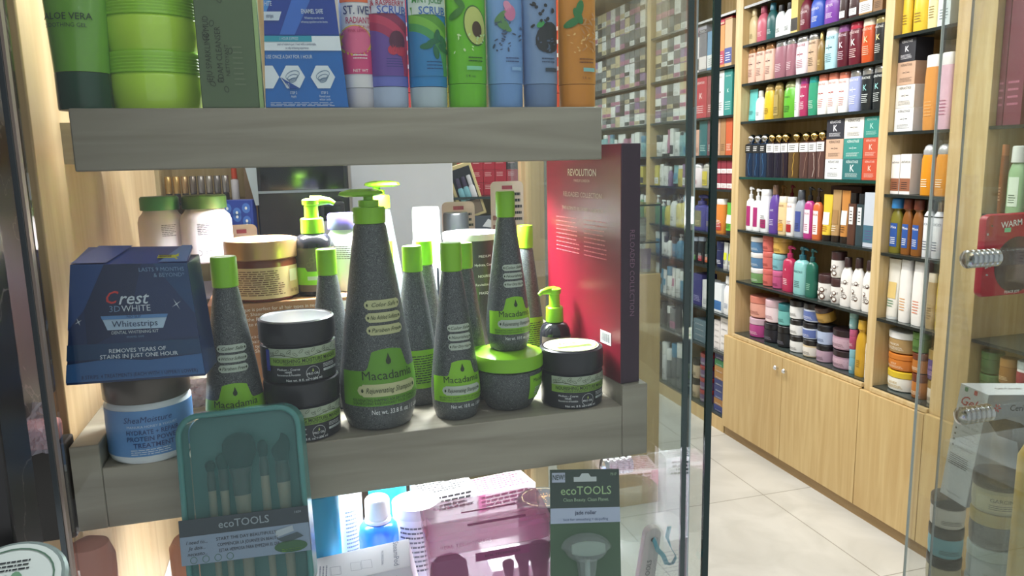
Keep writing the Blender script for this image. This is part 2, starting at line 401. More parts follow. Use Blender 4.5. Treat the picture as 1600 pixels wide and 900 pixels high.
def P_jar(r, w, d, h, body, cap, acc, txt, tc, capm=0, lid=.32, taper=.94):
    b = h*(1-lid)
    pr = [(taper*.9, 0), (taper, .04*h), (.99, .6*b), (.97, b*.97), (.9, b)]
    G().lathe(pr, M(body, .35), 26, w/2, w/2).build('body', r)
    G().lathe([(.98, b+.0003), (1, b+.002), (1, h-.003), (.96, h-.0005), (.9, h)], M(cap, .3, capm), 26, w/2, w/2).build('lid', r)
    g = G(); mp = WR([(p[0]*w/2, p[1]) for p in pr], 1, 1, .0008)
    if acc: g.patch(mp, -w*.62, w*.62, .14*b, .85*b, M(acc, .45), 14, 2)
    mq = WR([(p[0]*w/2, p[1]) for p in pr], 1, 1, .0014); T = M(tc, .5)
    if txt: g.text(mq, txt, 0, .62*b, min(b*.22, w*.2), T, maxw=w*.8)
    g.lines(mq, -w*.3, w*.3, .22*b, .46*b, 3, T, .35, seed=9)
    g.build('printed_label', r)
def P_box(r, w, d, h, body, cap, acc, txt, tc, kk=None):
    G().box(-w/2, w/2, -d/2, d/2, 0, h, M(body, .5)).build('carton', r, bevel=min(.0008, w*.02))
    g = G(); mp = FL(-d/2, .0004); mq = FL(-d/2, .0008); T = M(tc, .5)
    if acc: g.patch(mp, -w/2*.99, w/2*.99, h*.08, h*.4, M(acc, .5), 1, 1)
    if txt == 'KÉRASTASE':
        g.text(mq, txt, 0, .86*h, w*.14, T, maxw=w*.62)
        if cap: g.text(mq, 'K', 0, .54*h, w*.36, T, bold=w*.004)
        else:
            for sx in (-1, 1): g.add([mq(sx*.05*w, .52*h), mq(sx*.19*w, .52*h), mq(sx*.19*w, .55*h), mq(sx*.05*w, .55*h)], [(0, 1, 2, 3)], T)
            g.add([mq(-.008*w, .48*h), mq(.008*w, .48*h), mq(.008*w, .6*h), mq(-.008*w, .6*h)], [(0, 1, 2, 3)], T)
    elif txt: g.text(mq, txt, 0, .8*h, min(w*.25, h*.2), T, maxw=w*.85)
    g.lines(mq, -w*.34, w*.34, .12*h, .32*h, 4, T, .3, seed=int(h*1e4))
    g.build('printed_face', r)
def P_ball(r, w, d, h, body, cap, acc, txt, tc, capm=1):
    G().lathe([(.96, 0), (1, .02*h), (1, .62*h), (.97, .68*h), (.5, .70*h)], M(body, .12), 20, w/2, d/2, 7).build('body', r)
    rb = min(.155*h, .49*w, .0235); g = G(); pr = [(.3*w/2*2, .70*h), (.5*w/2, .72*h)]
    pts = [(rb*math.sin(PI*i/10), .70*h+rb-rb*math.cos(PI*i/10)) for i in range(1, 10)]
    g.lathe([(rb*.5, .695*h)]+pts+[(.001, .70*h+2*rb)], M(cap, .18, 1), 20); g.build('ball_cap', r)
    g = G(); mq = FL(-d/2, .001)
    g.patch(mq, -w*.49, w*.49, .5*h, .67*h, M(acc, .5), 1, 1); g.lines(FL(-d/2, .0016), -w*.35, w*.2, .53*h, .64*h, 3, M(tc, .5), .4, seed=2)
    rr = random.Random(int(w*1e6)); x = rr.uniform(-.2, .2)*w; pts = []
    for i in range(7): pts.append((x, .03*h+.45*h*i/6)); x += rr.uniform(-.12, .12)*w
    for a, b in zip(pts, pts[1:]): g.add([mq(a[0], a[1]), mq(a[0]+w*.035, a[1]), mq(b[0]+w*.035, b[1]), mq(b[0], b[1])], [(0, 1, 2, 3)], M(txt, .3))
    g.build('printed_label', r)
def P_perf(r, w, d, h, body, cap, acc, txt, tc, capm=0):
    G().lathe([(.97, 0), (1, .02*h), (1, .78*h), (.96, .8*h)], M(body, .08), 20, w/2, d/2, 6).build('flask', r)
    G().lathe([(.66, .8*h), (.68, .805*h), (.68, h)], M(cap, .2, capm), 16, w/2, d/2, 5).build('cap', r)
    g = G(); mq = FL(-d/2, .001); g.patch(mq, -w*.26, w*.26, .4*h, .74*h, M(acc or '#e8e8e8', .5), 1, 1)
    g.lines(FL(-d/2, .0016), -w*.15, w*.15, .44*h, .68*h, 4, M(tc, .5), .3, seed=4); g.build('printed_label', r)
def P_dome(r, w, d, h, body, cap, acc, txt, tc, capm=.3):
    G().lathe([(.93, 0), (.97, .02*h), (1, .4*h), (.95, .72*h), (.8, .8*h)], M(body, .25), 22, w/2, d/2).build('body', r)
    G().lathe([(.8, .8*h), (.84, .81*h), (.82, .88*h), (.62, .96*h), (.3, .995*h), (.02, h)], M(cap, .3, capm), 22, w/2, d/2).build('dome_cap', r)
    lab(r, w, d, .1*h, .66*h, acc, txt, tc, .5)
def P_can(r, w, d, h, body, cap, acc, txt, tc, capm=.8):
    G().lathe([(.95, 0), (1, .01*h), (1, .7*h), (.9, .74*h), (.55, .8*h)], M(body, .3), 22, w/2, w/2).build('body', r)
    G().lathe([(.52, .8*h), (.54, .805*h), (.54, .99*h), (.48, h)], M(cap, .2, capm), 18, w/2, w/2).build('cap', r)
    g = G(); mq = WR([(w/2, 0), (w/2, .7*h), (w/2, h)], 1, 1, .0012); g.patch(mq, -w*.6, w*.6, .7*h, .72*h, M('#222222', .4), 8, 1)
    g.text(mq, txt, 0, .58*h, w*.3, M(tc, .5), maxw=w*.95); g.lines(mq, -w*.3, w*.3, .12*h, .3*h, 4, M(tc, .5), .3); g.build('printed_label', r)
KIND = dict(bot=(P_bot, 'bottle', 'bottle'), slim=(P_slim, 'shampoo_bottle', 'bottle'), kslim=(P_kslim, 'shampoo_bottle', 'bottle'), tube=(P_tube, 'cosmetic_tube', 'tube'),
            pump=(P_pump, 'pump_bottle', 'bottle'), jar=(P_jar, 'cream_jar', 'jar'), box=(P_box, 'carton_box', 'box'), ball=(P_ball, 'perfume_bottle', 'perfume bottle'),
            perf=(P_perf, 'perfume_flask', 'perfume bottle'), dome=(P_dome, 'lotion_bottle', 'bottle'), can=(P_can, 'spray_can', 'can'))
def mute(h):
    if not isinstance(h, str) or not h.startswith('#'): return h
    c = [int(h[i:i+2], 16) for i in (1, 3, 5)]; g_ = sum(c)/3
    return '#'+''.join('%02x' % max(0, min(255, round(v*.86+g_*.14+3))) for v in c)
def product(kind, label, y0, y1, z0, h, cols, txt='', xf=XW+.03, depth=None, group=None, **k):
    fn, name, cat = KIND[kind]; wd = abs(y1-y0)-.002
    d = depth or (wd if kind in ('jar', 'can') else min(.07, max(.03, wd*.62)) if kind != 'box' else min(wd, .12))
    r = root(name, label, cat, (xf+d/2, (y0+y1)/2, z0+.0004), -PI/2, group)
    c = [mute(q) for q in cols]+[None]*4
    fn(r, wd, d, h, c[0], c[1], c[2], txt, c[3] or '#333333', **k)
    return r
def row(zs, items, where, group, clip=True):
    """items: kind, x0, x1, ytop, (body, cap, accent, ink), text, label [, ybase [, extra]]"""
    geo = []
    for it in items:
        kind, x0, x1, yt, cols, txt, label = it[:7]; yb = it[7] if len(it) > 7 else None; ex = dict(it[8]) if len(it) > 8 else {}
        back = ex.pop('back', 0)
        X = XW+.03+back; xc = (x0+x1)/2
        ym = yt+30
        a = hit(x0, ym, 0, X).y; b = hit(x1, ym, 0, X).y
        z0 = zs if yb is None else hit(xc, yb, 0, X).z
        top = hit(xc, yt, 0, X).z
        geo.append([kind, label, b, a, z0, top-z0, cols, txt, X, ex, back])
    for q in geo:                                   # keep every product inside its own bay and under the next shelf
        for lo, hi in (YA, YB, YC, YE, YD):
            if lo-.06 < (q[2]+q[3])/2 < hi+.06:
                q[2] = max(q[2], lo+.002); q[3] = min(q[3], hi-.002)
                if lo != YD[0]:
                    zs_ = {YA: ZA, YB: ZB, YC: ZC, YE: ZC}[(lo, hi)]; nx = [z for z in zs_ if z > q[4]+.02]
                    if nx: q[5] = min(q[5], nx[0]-.016-q[4])
    # nearer neighbour wins where silhouettes touch
    if clip:
        for i in range(len(geo)):
            for j in range(i+1, len(geo)):
                A, B = geo[i], geo[j]
                if A[10] != B[10]: continue
                if A[4] < B[4]+B[5]-.003 and B[4] < A[4]+A[5]-.003 and A[2] < B[3] and B[2] < A[3]:
                    m = (A[2]+B[3])/2; A[2] = m+.0005; B[3] = m-.0005
    for kind, label, b, a, z0, h, cols, txt, X, ex, back in geo:
        if a-b < .006: continue
        product(kind, label+' '+where, b, a, z0, h, cols, txt, X, group=group, **ex)

# ============================================================ STOCK ON THE WIDE BAY
SV = '#c9cacc'; GD = '#c8a860'
row(2.293, [
 ('bot', 1165, 1180, 3, ('#cdb98a', '#cdb98a', None, '#7a6a40'), '', 'pale gold slender bottle'),
 ('bot', 1180, 1195, -1, ('#c2566c', '#a23a52', None, '#f0d0d0'), '', 'rose pink slender bottle'),
 ('bot', 1195, 1209, -4, ('#1f5a5c', '#2a6a80', None, '#c0d8d8'), '', 'dark teal slender bottle'),
 ('bot', 1209, 1222, 8, ('#e6eef0', '#22262a', None, '#303030'), '', 'white bottle with black cap, left of its white twin,'),
 ('bot', 1222, 1235.5, 4, ('#e2eaee', '#22262a', None, '#303030'), '', 'white bottle beside a black and yellow carton'),
 ('box', 1236, 1247, -12, ('#d9bf66', None, '#2a2620', '#2a2620'), '', 'yellow carton with black band'),
 ('bot', 1247, 1263, -16, ('#6f1a30', '#5a1424', None, '#f0d8dc'), 'COLOR', 'dark wine red bottle'),
 ('bot', 1263, 1284, -20, ('#2a50c4', '#2040a0', None, '#e8ecff'), 'BLOND', 'royal blue shouldered bottle'),
 ('bot', 1284, 1308, -24, ('#7a35a8', '#602a90', None, '#f0e0ff'), 'SILVER', 'bright purple shouldered bottle'),
 ('slim', 1309, 1323, -20, ('#3a2426', '#2a1a1c', '#dfe8ee', '#402020'), '', 'dark brown bottle with white label, beside the purple bottle,'),
 ('slim', 1323, 1342, -26, ('#43262a', '#2a1a1c', '#dfe8ee', '#402020'), '', 'wider dark brown bottle with white label'),
 ('box', 1343, 1364, -32, ('#a87a35', None, '#d8dce0', '#503010'), '', 'amber carton with white panel'),
 ('box', 1365, 1380, -36, ('#8a6238', None, None, '#402a10'), '', 'plain brown carton against the pillar'),
], 'on the highest visible shelf', 'products on the highest visible shelf')
KT = 'KÉRASTASE'
row(2.085, [
 ('slim', 1163, 1178, 74, ('#e5b8a4', '#c98f5e', None, '#504040'), KT, 'leftmost of three peach shampoo bottles', None, (('capm', .7),)),
 ('slim', 1178, 1192, 71, ('#e5b8a4', '#c98f5e', None, '#504040'), KT, 'middle one of three peach shampoo bottles', None, (('capm', .7),)),
 ('slim', 1192, 1206.5, 68, ('#e5b8a4', '#c98f5e', None, '#504040'), KT, 'rightmost of three peach shampoo bottles', None, (('capm', .7),)),
 ('slim', 1206.5, 1225.5, 64, ('#9a6272', SV, None, '#e8d0d8'), '', 'wider mauve bottle with silver cap', None, (('capm', .8),)),
 ('slim', 1225.5, 1240, 60, ('#9c6474', SV, None, '#e8d0d8'), '', 'narrower mauve bottle with silver cap', None, (('capm', .8),)),
 ('slim', 1240, 1259, 57, ('#e2d8e2', SV, None, '#a02a40'), KT, 'pale lilac shampoo bottle with silver cap', None, (('capm', .8),)),
 ('slim', 1259, 1275, 53, ('#c9a888', SV, None, '#403020'), KT, 'beige shampoo bottle with silver cap', None, (('capm', .8),)),
 ('bot', 1275, 1285, 50, ('#8a6a2c', GD, None, '#e0c880'), '', 'amber oil bottle with gold cap', None, (('capm', .8),)),
 ('slim', 1285.5, 1305, 43, ('#a9dcea', '#f0f4f6', None, '#305060'), KT, 'sky blue shampoo bottle with white cap'),
 ('kslim', 1305, 1323, 40, ('#5c1428', '#8a4a8c', '#e8d0e0', '#e8d0e0'), '', 'plum red bottle with purple cap'),
 ('kslim', 1323, 1343, 35, ('#6a1428', '#c03048', '#ffffff', '#f0d0d0'), '', 'dark red bottle with red cap'),
 ('kslim', 1343, 1363, 29, ('#d04a18', '#e8d8c0', '#f0c890', '#f4d0b0'), '', 'orange oil shampoo bottle with pale cap'),
 ('kslim', 1363.5, 1381, 25, ('#1c1e20', '#cbb878', '#e8d890', '#e8e8e0'), '', 'black shampoo bottle with gold cap', None, (('capm', .7),)),
], 'on the second shelf down', 'shampoo bottles on the second shelf down')
row(1.878, [
 ('tube', 1165, 1178, 140, ('#58c2c0', '#3aa8a8', None, '#206060'), '', 'turquoise tube', None, (('caph', .05),)),
 ('bot', 1178, 1190, 142, ('#eef2f4', '#d8dcdc', None, '#304050'), '', 'small white bottle beside a turquoise tube'),
 ('dome', 1190, 1205, 131, ('#e6bc20', GD, None, '#705010'), '', 'bright yellow rounded bottle'),
 ('dome', 1205, 1219, 128, ('#8f7a34', GD, '#a8924a', '#3a3010'), '', 'amber rounded bottle'),
 ('dome', 1219, 1240, 124.5, ('#5cb82c', '#9aa06a', None, '#205010'), 'nature', 'lime green bulging bottle'),
 ('slim', 1240, 1247, 122, ('#e8ecee', SV, None, '#606060'), '', 'thin white bottle behind a magenta one'),
 ('slim', 1247, 1260, 122, ('#b02a5c', '#8a2a70', None, '#f4d8e4'), KT, 'magenta shampoo bottle with purple cap'),
 ('slim', 1260, 1274.5, 120, ('#2c9a74', '#1e9a94', None, '#d0f0e0'), '', 'green translucent bottle with teal cap'),
 ('slim', 1274.5, 1290, 117, ('#f0eee8', '#e07a60', None, '#b02a30'), KT, 'leftmost of three white bottles with coral caps'),
 ('slim', 1290, 1306.5, 114.5, ('#f0eee8', '#e07a60', None, '#b02a30'), KT, 'middle of three white bottles with coral caps'),
 ('slim', 1306.5, 1323, 113, ('#f0eee8', '#e07a60', None, '#b02a30'), KT, 'rightmost of three white bottles with coral caps'),
 ('slim', 1323, 1342, 110, ('#98a4d8', SV, None, '#f4f4ff'), KT, 'periwinkle shampoo bottle with silver cap', None, (('capm', .8),)),
 ('kslim', 1342, 1360.5, 106, ('#1e2428', SV, '#8ad0d0', '#e8f0f0'), '', 'left of two black bottles with silver caps', None, (('capm', .8),)),
 ('kslim', 1361, 1379, 102.5, ('#1e2428', SV, '#8ad0d0', '#e8f0f0'), '', 'right of two black bottles with silver caps', None, (('capm', .8),)),
], 'on the third shelf down', 'hair products on the third shelf down')
pf = []
sp = [(1164.5, 1175.5, 201, '#152a4a', SV, '#15181c', '#4a80b8', '#e0e0e0', 'leftmost navy perfume bottle with silver ball cap'), (1175.5, 1186.5, 201, '#152a4a', SV, '#15181c', '#4a80b8', '#e0e0e0', 'middle navy perfume bottle with silver ball cap'),
 (1186.5, 1197.5, 200, '#18304e', SV, '#15181c', '#4a80b8', '#e0e0e0', 'rightmost navy perfume bottle with silver ball cap'), (1197.5, 1209, 199, '#1c1a2c', GD, '#e8e8e8', '#3a3448', '#303030', 'leftmost of three near-black perfume bottles'),
 (1209, 1220, 199, '#1c1a2c', GD, '#e8e8e8', '#3a3448', '#303030', 'middle of three near-black perfume bottles'), (1220, 1230.5, 198, '#241a28', GD, '#e8e8e8', '#6a5438', '#303030', 'rightmost of three near-black perfume bottles'),
 (1231, 1248, 197, '#5a4020', GD, '#e8e8e8', '#d8b050', '#303030', 'wide bronze perfume bottle with bright gold vein'), (1249, 1263, 196, '#553834', GD, '#e8e8e8', '#a08070', '#303030', 'leftmost of three red-brown perfume bottles'),
 (1263, 1276, 195, '#553834', GD, '#e8e8e8', '#f0e0d8', '#303030', 'middle of three red-brown perfume bottles'), (1276, 1288.5, 193, '#553834', GD, '#e8e8e8', '#e0b8a8', '#303030', 'rightmost of three red-brown perfume bottles')]
row(1.570, [('ball', a, b, y, (bd, cp, ac, ik), vein, lb) for a, b, y, bd, cp, ac, vein, ik, lb in sp], 'on the fourth shelf down', 'ball-capped perfume bottles')
bx = []
for (x0, x1, yt, ym, yl, yb), cs in (((1289.8, 1317, 186.5, 217.5, 248.5, None), (('#252733', '#e8e8f0', 'K', 'black', 'top'), ('#cfa78a', '#504038', None, 'beige', 'middle'), ('#e8eaec', '#404040', None, 'white', 'bottom'))),
                                     ((1317.3, 1347.5, 184, 216.5, 248.5, None), (('#e6e2dc', '#404040', None, 'ivory', 'top'), ('#2b8f86', '#e0f0ec', None, 'teal green', 'middle'), ('#226f72', '#d8ecec', 'K', 'dark petrol', 'bottom'))),
                                     ((1347.8, 1372, 182, 215, 248, None), (('#1f8c7f', '#a8dcd0', 'K', 'emerald', 'top'), ('#cc4a2c', '#f4c8b8', 'K', 'orange-red', 'middle'), ('#cf4626', '#f4c8b8', 'K', 'bright red-orange', 'bottom')))):
    zt = [hit((x0+x1)/2, v, 0, XW+.03).z for v in (yt, ym, yl)]+[1.570]
    for i, (col, ink, k, nm, pos) in enumerate(cs):
        a = hit(x0, 240, 0, XW+.03).y; b = hit(x1, 240, 0, XW+.03).y
        product('box', f'{nm} square carton, {pos} of its stack beside the perfume bottles', b, a, zt[i+1], zt[i]-zt[i+1]-.0008, (col, k, None, ink), KT, group='three by three stack of hair mask cartons')
row(1.268, [
 ('pump', 1164, 1174, 292, ('#eef0f2', '#e6e8ea', '#b02070', '#b02070'), '', 'leftmost white pump bottle with magenta label'),
 ('pump', 1174, 1185, 295, ('#eef0f2', '#e6e8ea', '#b02070', '#b02070'), '', 'second white pump bottle with magenta label'),
 ('slim', 1185, 1199, 296, ('#e8eaee', '#dcdfe4', '#a02060', '#404040'), '', 'wide white bottle left of the purple bottle'),
 ('bot', 1199, 1213, 289, ('#5a3a9c', '#7a5a48', None, '#e0d8f8'), 'VIVE', 'tall purple bottle with brown cap'),
 ('slim', 1213, 1226, 307, ('#e8c890', '#f0e4d0', '#e8a838', '#7a3a10'), 'ELSEVE', 'cream and honey coloured bottle'),
 ('slim', 1226, 1238.5, 308, ('#e9e6e4', '#d8d8d8', '#b01c24', '#b01c24'), 'ELSEVE', 'white and red bottle'),
 ('bot', 1239, 1253.5, 297, ('#9aa2b2', '#4a5058', '#3a4a9a', '#303848'), '', 'silver grey bottle with dark cap', None, (('capr', .5),)),
 ('pump', 1254, 1267.6, 292, ('#b82a80', '#1a1a1c', '#f0e8ec', '#b02070'), 'NUA', 'magenta pump bottle with black pump'),
 ('pump', 1268, 1280.5, 294, ('#d8642a', '#2a1a18', '#f0e8e4', '#b04020'), 'NUA', 'orange pump bottle with dark pump'),
 ('tube', 1281, 1295.5, 304, ('#e8c430', '#241c18', '#f4f0e0', '#a03010'), '', 'yellow tube on dark cap'),
 ('tube', 1296, 1309.5, 297, ('#b8905a', '#2a201a', '#a87c48', '#f0e4d0'), '', 'bronze gold tube on dark cap'),
 ('tube', 1310, 1323.5, 298, ('#c98238', '#2a201a', '#e8e8e4', '#503010'), '', 'copper orange tube with white panel'),
 ('perf', 1324, 1336.5, 302, ('#5a382c', '#201c1c', '#e4dcdc', '#303030'), '', 'brown glass perfume flask with black cap'),
 ('perf', 1337, 1349.5, 303, ('#34464c', '#26282c', '#dce0e2', '#303030'), '', 'smoky blue glass perfume flask with black cap'),
 ('box', 1350, 1369, 301, ('#bcc6d4', None, '#3a6a82', '#5a4a8a'), '', 'floral patterned carton against the pillar'),
], 'on the fifth shelf', 'products on the fifth shelf down')
row(1.268, [('pump', 1228, 1238, 289, ('#a01c30', '#a01c30', None, '#f0d0d0'), '', 'dark red pump bottle in the back row', None, (('back', .12),)),
            ('pump', 1212, 1224, 290, ('#b88038', '#b88038', None, '#f0d0d0'), '', 'amber pump bottle in the back row', None, (('back', .12),)),
            ('box', 1297, 1345, 291, ('#5a3024', None, None, '#c0a080'), '', 'long brown carton in the back row', None, (('back', .13),))], 'of the fifth shelf', 'back row of the fifth shelf')
JW = [('jar', 1165.5, 1185.5, 370, ('#4a7aa8', '#eef0f0', None, '#e0f0ff'), '', 'upper blue jar of the left stack', 394.5), ('jar', 1165.5, 1185.5, 395, ('#4a7aa8', '#eef0f0', None, '#e0f0ff'), '', 'lower blue jar of the left stack', 418.5), ('jar', 1165.5, 1185.5, 419, ('#6a9a5a', '#eef0f0', None, '#e0f0e0'), '', 'green jar under two blue jars'),
 ('jar', 1186, 1200.5, 367, ('#d8645c', '#d8645c', None, '#802020'), '', 'topmost of three coral jars', 392.5), ('jar', 1186, 1200.5, 393, ('#d8645c', '#d8645c', None, '#802020'), '', 'middle of three coral jars', 419.5), ('jar', 1186, 1200.5, 420, ('#d8645c', '#d8645c', None, '#802020'), '', 'bottom of three coral jars'),
 ('jar', 1201, 1223, 369, ('#d8a848', '#dcae50', None, '#704810'), '', 'honey gold jar, topmost of its stack', 396.5), ('jar', 1201, 1216, 397, ('#70b4c0', '#8cc8d0', None, '#205060'), '', 'light blue jar under the gold jar', 422.5), ('jar', 1201, 1216, 423, ('#c04a80', '#cc5a8c', None, '#601030'), '', 'rose jar at the foot of its stack'),
 ('pump', 1217, 1236, 384, ('#c02450', '#c02860', None, '#ffe0e8'), 'K', 'raspberry pump bottle'),
 ('pump', 1236.5, 1256, 386, ('#84c8c8', '#2a6a7a', None, '#204a50'), KT, 'pale aqua pump bottle'),
 ('pump', 1256.5, 1271, 389, ('#1f6a58', '#1e5a5c', None, '#90d0b8'), '', 'dark green translucent pump bottle'),
 ('jar', 1271, 1291.5, 429, ('#ece8e4', '#43282a', None, '#3a2420'), 'COCONUT', 'coconut jar standing alone on the shelf'),
 ('jar', 1292, 1309, 435, ('#ece8e4', '#43282a', None, '#3a2420'), 'COCONUT', 'lower jar of two stacked coconut jars'),
 ('jar', 1292, 1309, 393, ('#ece8e4', '#43282a', None, '#3a2420'), 'COCONUT', 'upper jar of two stacked coconut jars', 434),
 ('bot', 1310, 1327, 402, ('#efece8', '#3a2628', None, '#3a2420'), 'COCONUT', 'white coconut bottle nearest the stacked jars', None, (('capr', .5),)),
 ('bot', 1327.5, 1344.5, 403, ('#efece8', '#3a2628', None, '#3a2420'), 'COCONUT', 'middle white coconut bottle', None, (('capr', .5),)),
 ('bot', 1345, 1362, 407, ('#efece8', '#3a2628', None, '#3a2420'), 'COCONUT', 'white coconut bottle turned to its small print', None, (('capr', .5),))]
row(.969, JW, 'on the sixth shelf', 'jars and bottles on the sixth shelf down')
# brown nut halves printed on the coconut range
for o in [x for x in COL.objects if x.get('label', '').find('coconut') >= 0 and x.parent is None]:
    b = [c for c in o.children if c.name.startswith('body')][0]; zm = max(v.co.z for v in b.data.vertices); rw = max(v.co.x for v in b.data.vertices)
    g = G(); mp = lambda u, v: (rw*1.0*math.sin(u/rw)*1.03, -max(abs(y.co.y) for y in b.data.vertices)*math.cos(u/rw)-.0016, v)
    for a, z, rr in ((.3, .25, .34), (-.3, .42, .3), (.25, .62, .3)):
        g.disc(mp, a*rw, z*zm, rr*rw, rr*rw, M('#5a3a2c', .6), 14); mp2 = lambda u, v: tuple(p+q for p, q in zip(mp(u, v), (0, -.0006, 0)))
        g.disc(mp2, a*rw, z*zm+.05*rw, rr*rw*.7, rr*rw*.62, M('#f4f2ee', .5), 14)
    g.build('coconut_picture', o)
row(.655, [
 ('jar', 1162.5, 1190, 463, ('#e09a88', '#d87a68', None, '#904030'), '', 'peach jar with coral lid, on top of a magenta jar,', 496), ('jar', 1162.5, 1185, 497, ('#b83c88', '#c8a8b8', None, '#ffe0f0'), '', 'magenta jar under the peach jar'),
 ('jar', 1185.5, 1209, 468, ('#ead0d8', '#e4bccb', None, '#a06070'), '', 'pale pink jar on top of a black jar,', 503), ('jar', 1185.5, 1207, 504, ('#22222e', '#1a1a24', None, '#8a8aa0'), '', 'black jar under the pale pink jar'),
 ('jar', 1209.5, 1226, 475, ('#6abcb8', '#2a7a80', None, '#205858'), '', 'aqua jar with teal lid', 508), ('jar', 1207.5, 1226, 509, ('#1e2026', '#16181c', None, '#8a8aa0'), '', 'black jar under the aqua jar'),
 ('jar', 1226.5, 1246, 469, ('#e8eaea', '#1c1c1e', None, '#404040'), '', 'topmost of three white jars with black lids', 498), ('jar', 1226.5, 1246, 499, ('#e8eaea', '#1c1c1e', None, '#404040'), '', 'middle of three white jars with black lids', 523.5), ('jar', 1226.5, 1246, 524, ('#e8eaea', '#1c1c1e', None, '#404040'), '', 'bottom of three white jars with black lids'),
 ('jar', 1246.5, 1274, 474, ('#c8d4ec', '#1c1c22', '#5a70b8', '#e8ecff'), '', 'wide blue-banded jar, topmost of its stack', 503), ('jar', 1246.5, 1266, 504, ('#c8d4ec', '#1c1c22', '#5a70b8', '#e8ecff'), '', 'small blue-banded jar in the middle of its stack', 529), ('jar', 1246.5, 1267, 530, ('#dcc8a0', '#1c1c1e', '#e8e4dc', '#504030'), '', 'cream jar below two blue-banded jars'),
 ('jar', 1266.5, 1289, 507, ('#aec0e4', '#1a1a20', None, '#304880'), '', 'pale blue jar with black lid, left of the marbled jars,', 537.5), ('jar', 1267.5, 1288, 538, ('#b898b0', '#1a1a20', None, '#604860'), '', 'lilac marbled jar beneath a pale blue jar'),
 ('jar', 1289.5, 1322, 515, ('#b88ca4', '#2a1c22', '#c8a4b8', '#604050'), '', 'upper of two large mauve marbled jars', 546), ('jar', 1289.5, 1322, 547, ('#b088a0', '#2a1c22', '#c8a4b8', '#604050'), '', 'lower of two large mauve marbled jars'),
 ('jar', 1323, 1333, 515, ('#b04068', '#b85078', None, '#ffe0e8'), '', 'rose jar half hidden behind the yellow bottle', 545.5), ('jar', 1323, 1333, 546, ('#68a8bc', '#78b4c4', None, '#ffffff'), '', 'blue jar half hidden behind the yellow bottle'), ('jar', 1323, 1333, 489, ('#74a8ac', '#84b4b4', None, '#ffffff'), '', 'grey-blue jar, topmost behind the yellow bottle,', 514),
 ('bot', 1333.5, 1350, 500, ('#cf9c1c', '#d8a830', None, '#8a6010'), '', 'tall golden yellow bottle', None, (('capr', .7), ('neck', .84))),
 ('bot', 1350.5, 1364, 506, ('#eeeeea', '#e2b41c', None, '#705838'), 'COCO', 'white bottle with yellow cap', None, (('capr', .45),)),
], 'on the counter', 'jars and bottles on the cupboard top')
# tilted gold jar lying on the blue jars
r = root('cream_jar', 'gold mask jar lying tilted on top of the pale blue jar', 'jar', (0, 0, 0), group='jars and bottles on the cupboard top')
P_jar(r, .094, .094, .08, '#bf9440', '#4a3a34', '#caa458', '', '#6a4a10')
p = hit(1293, 500, 0, XW+.085); r.location = p; r.rotation_euler = (math.radians(18), 0, -PI/2)

# ============================================================ STOCK ON THE NARROW BAY
row(2.173, [
 ('dome', 1400, 1424, -40, ('#eec62c', '#e8bc28', None, '#806010'), '', 'left of two big yellow bottles'), ('dome', 1424, 1449, -45, ('#eec62c', '#e8bc28', None, '#806010'), '', 'right of two big yellow bottles'),
 ('slim', 1449.5, 1467, -48, ('#e8dc9c', '#e0d490', None, '#806010'), '', 'pale lemon bottle'), ('box', 1468, 1488, -50, ('#cfe0e2', None, None, '#305050'), '', 'pale blue carton')], 'on the top shelf of the narrow bay', 'products on the narrow bay top shelf')
row(1.777, [
 ('box', 1397, 1430, 61, ('#23252f', 'K', None, '#e8e8f0'), KT, 'black carton on top of three light cartons', 97), ('box', 1395, 1429, 97.5, ('#c8a084', None, None, '#504038'), KT, 'beige carton under the black carton', 133),
 ('box', 1393, 1428, 133.5, ('#e4dfd8', None, None, '#404040'), KT, 'upper of two white cartons', 169), ('box', 1390, 1426, 169.5, ('#eaecee', None, None, '#404040'), KT, 'lower of two white cartons'),
 ('slim', 1442, 1464, 86, ('#d08a3c', '#f0f0ee', None, '#e8a860'), '', 'amber orange bottle with white cap'), ('slim', 1466, 1487, 82, ('#e2b4c8', '#f0f0f0', None, '#a03060'), '', 'pink bottle with white cap and flower')], 'in the narrow bay', 'products on the narrow bay second shelf')
row(1.514, [
 ('box', 1389, 1405.5, 242, ('#ece8e4', None, '#9a5a3c', '#2a2020'), 'ANTI-POUX', 'left of two white and brown treatment cartons'), ('box', 1406, 1423, 241, ('#ece8e4', None, '#9a5a3c', '#2a2020'), 'ANTI-POUX', 'right of two white and brown treatment cartons'),
 ('dome', 1435, 1456, 226, ('#e69010', '#b4b8bc', None, '#fff0d0'), '', 'left of two orange bottles with silver domes'), ('dome', 1457, 1480, 225, ('#e69010', '#b4b8bc', None, '#fff0d0'), '', 'right of two orange bottles with silver domes')], 'in the narrow bay', 'products on the narrow bay third shelf')
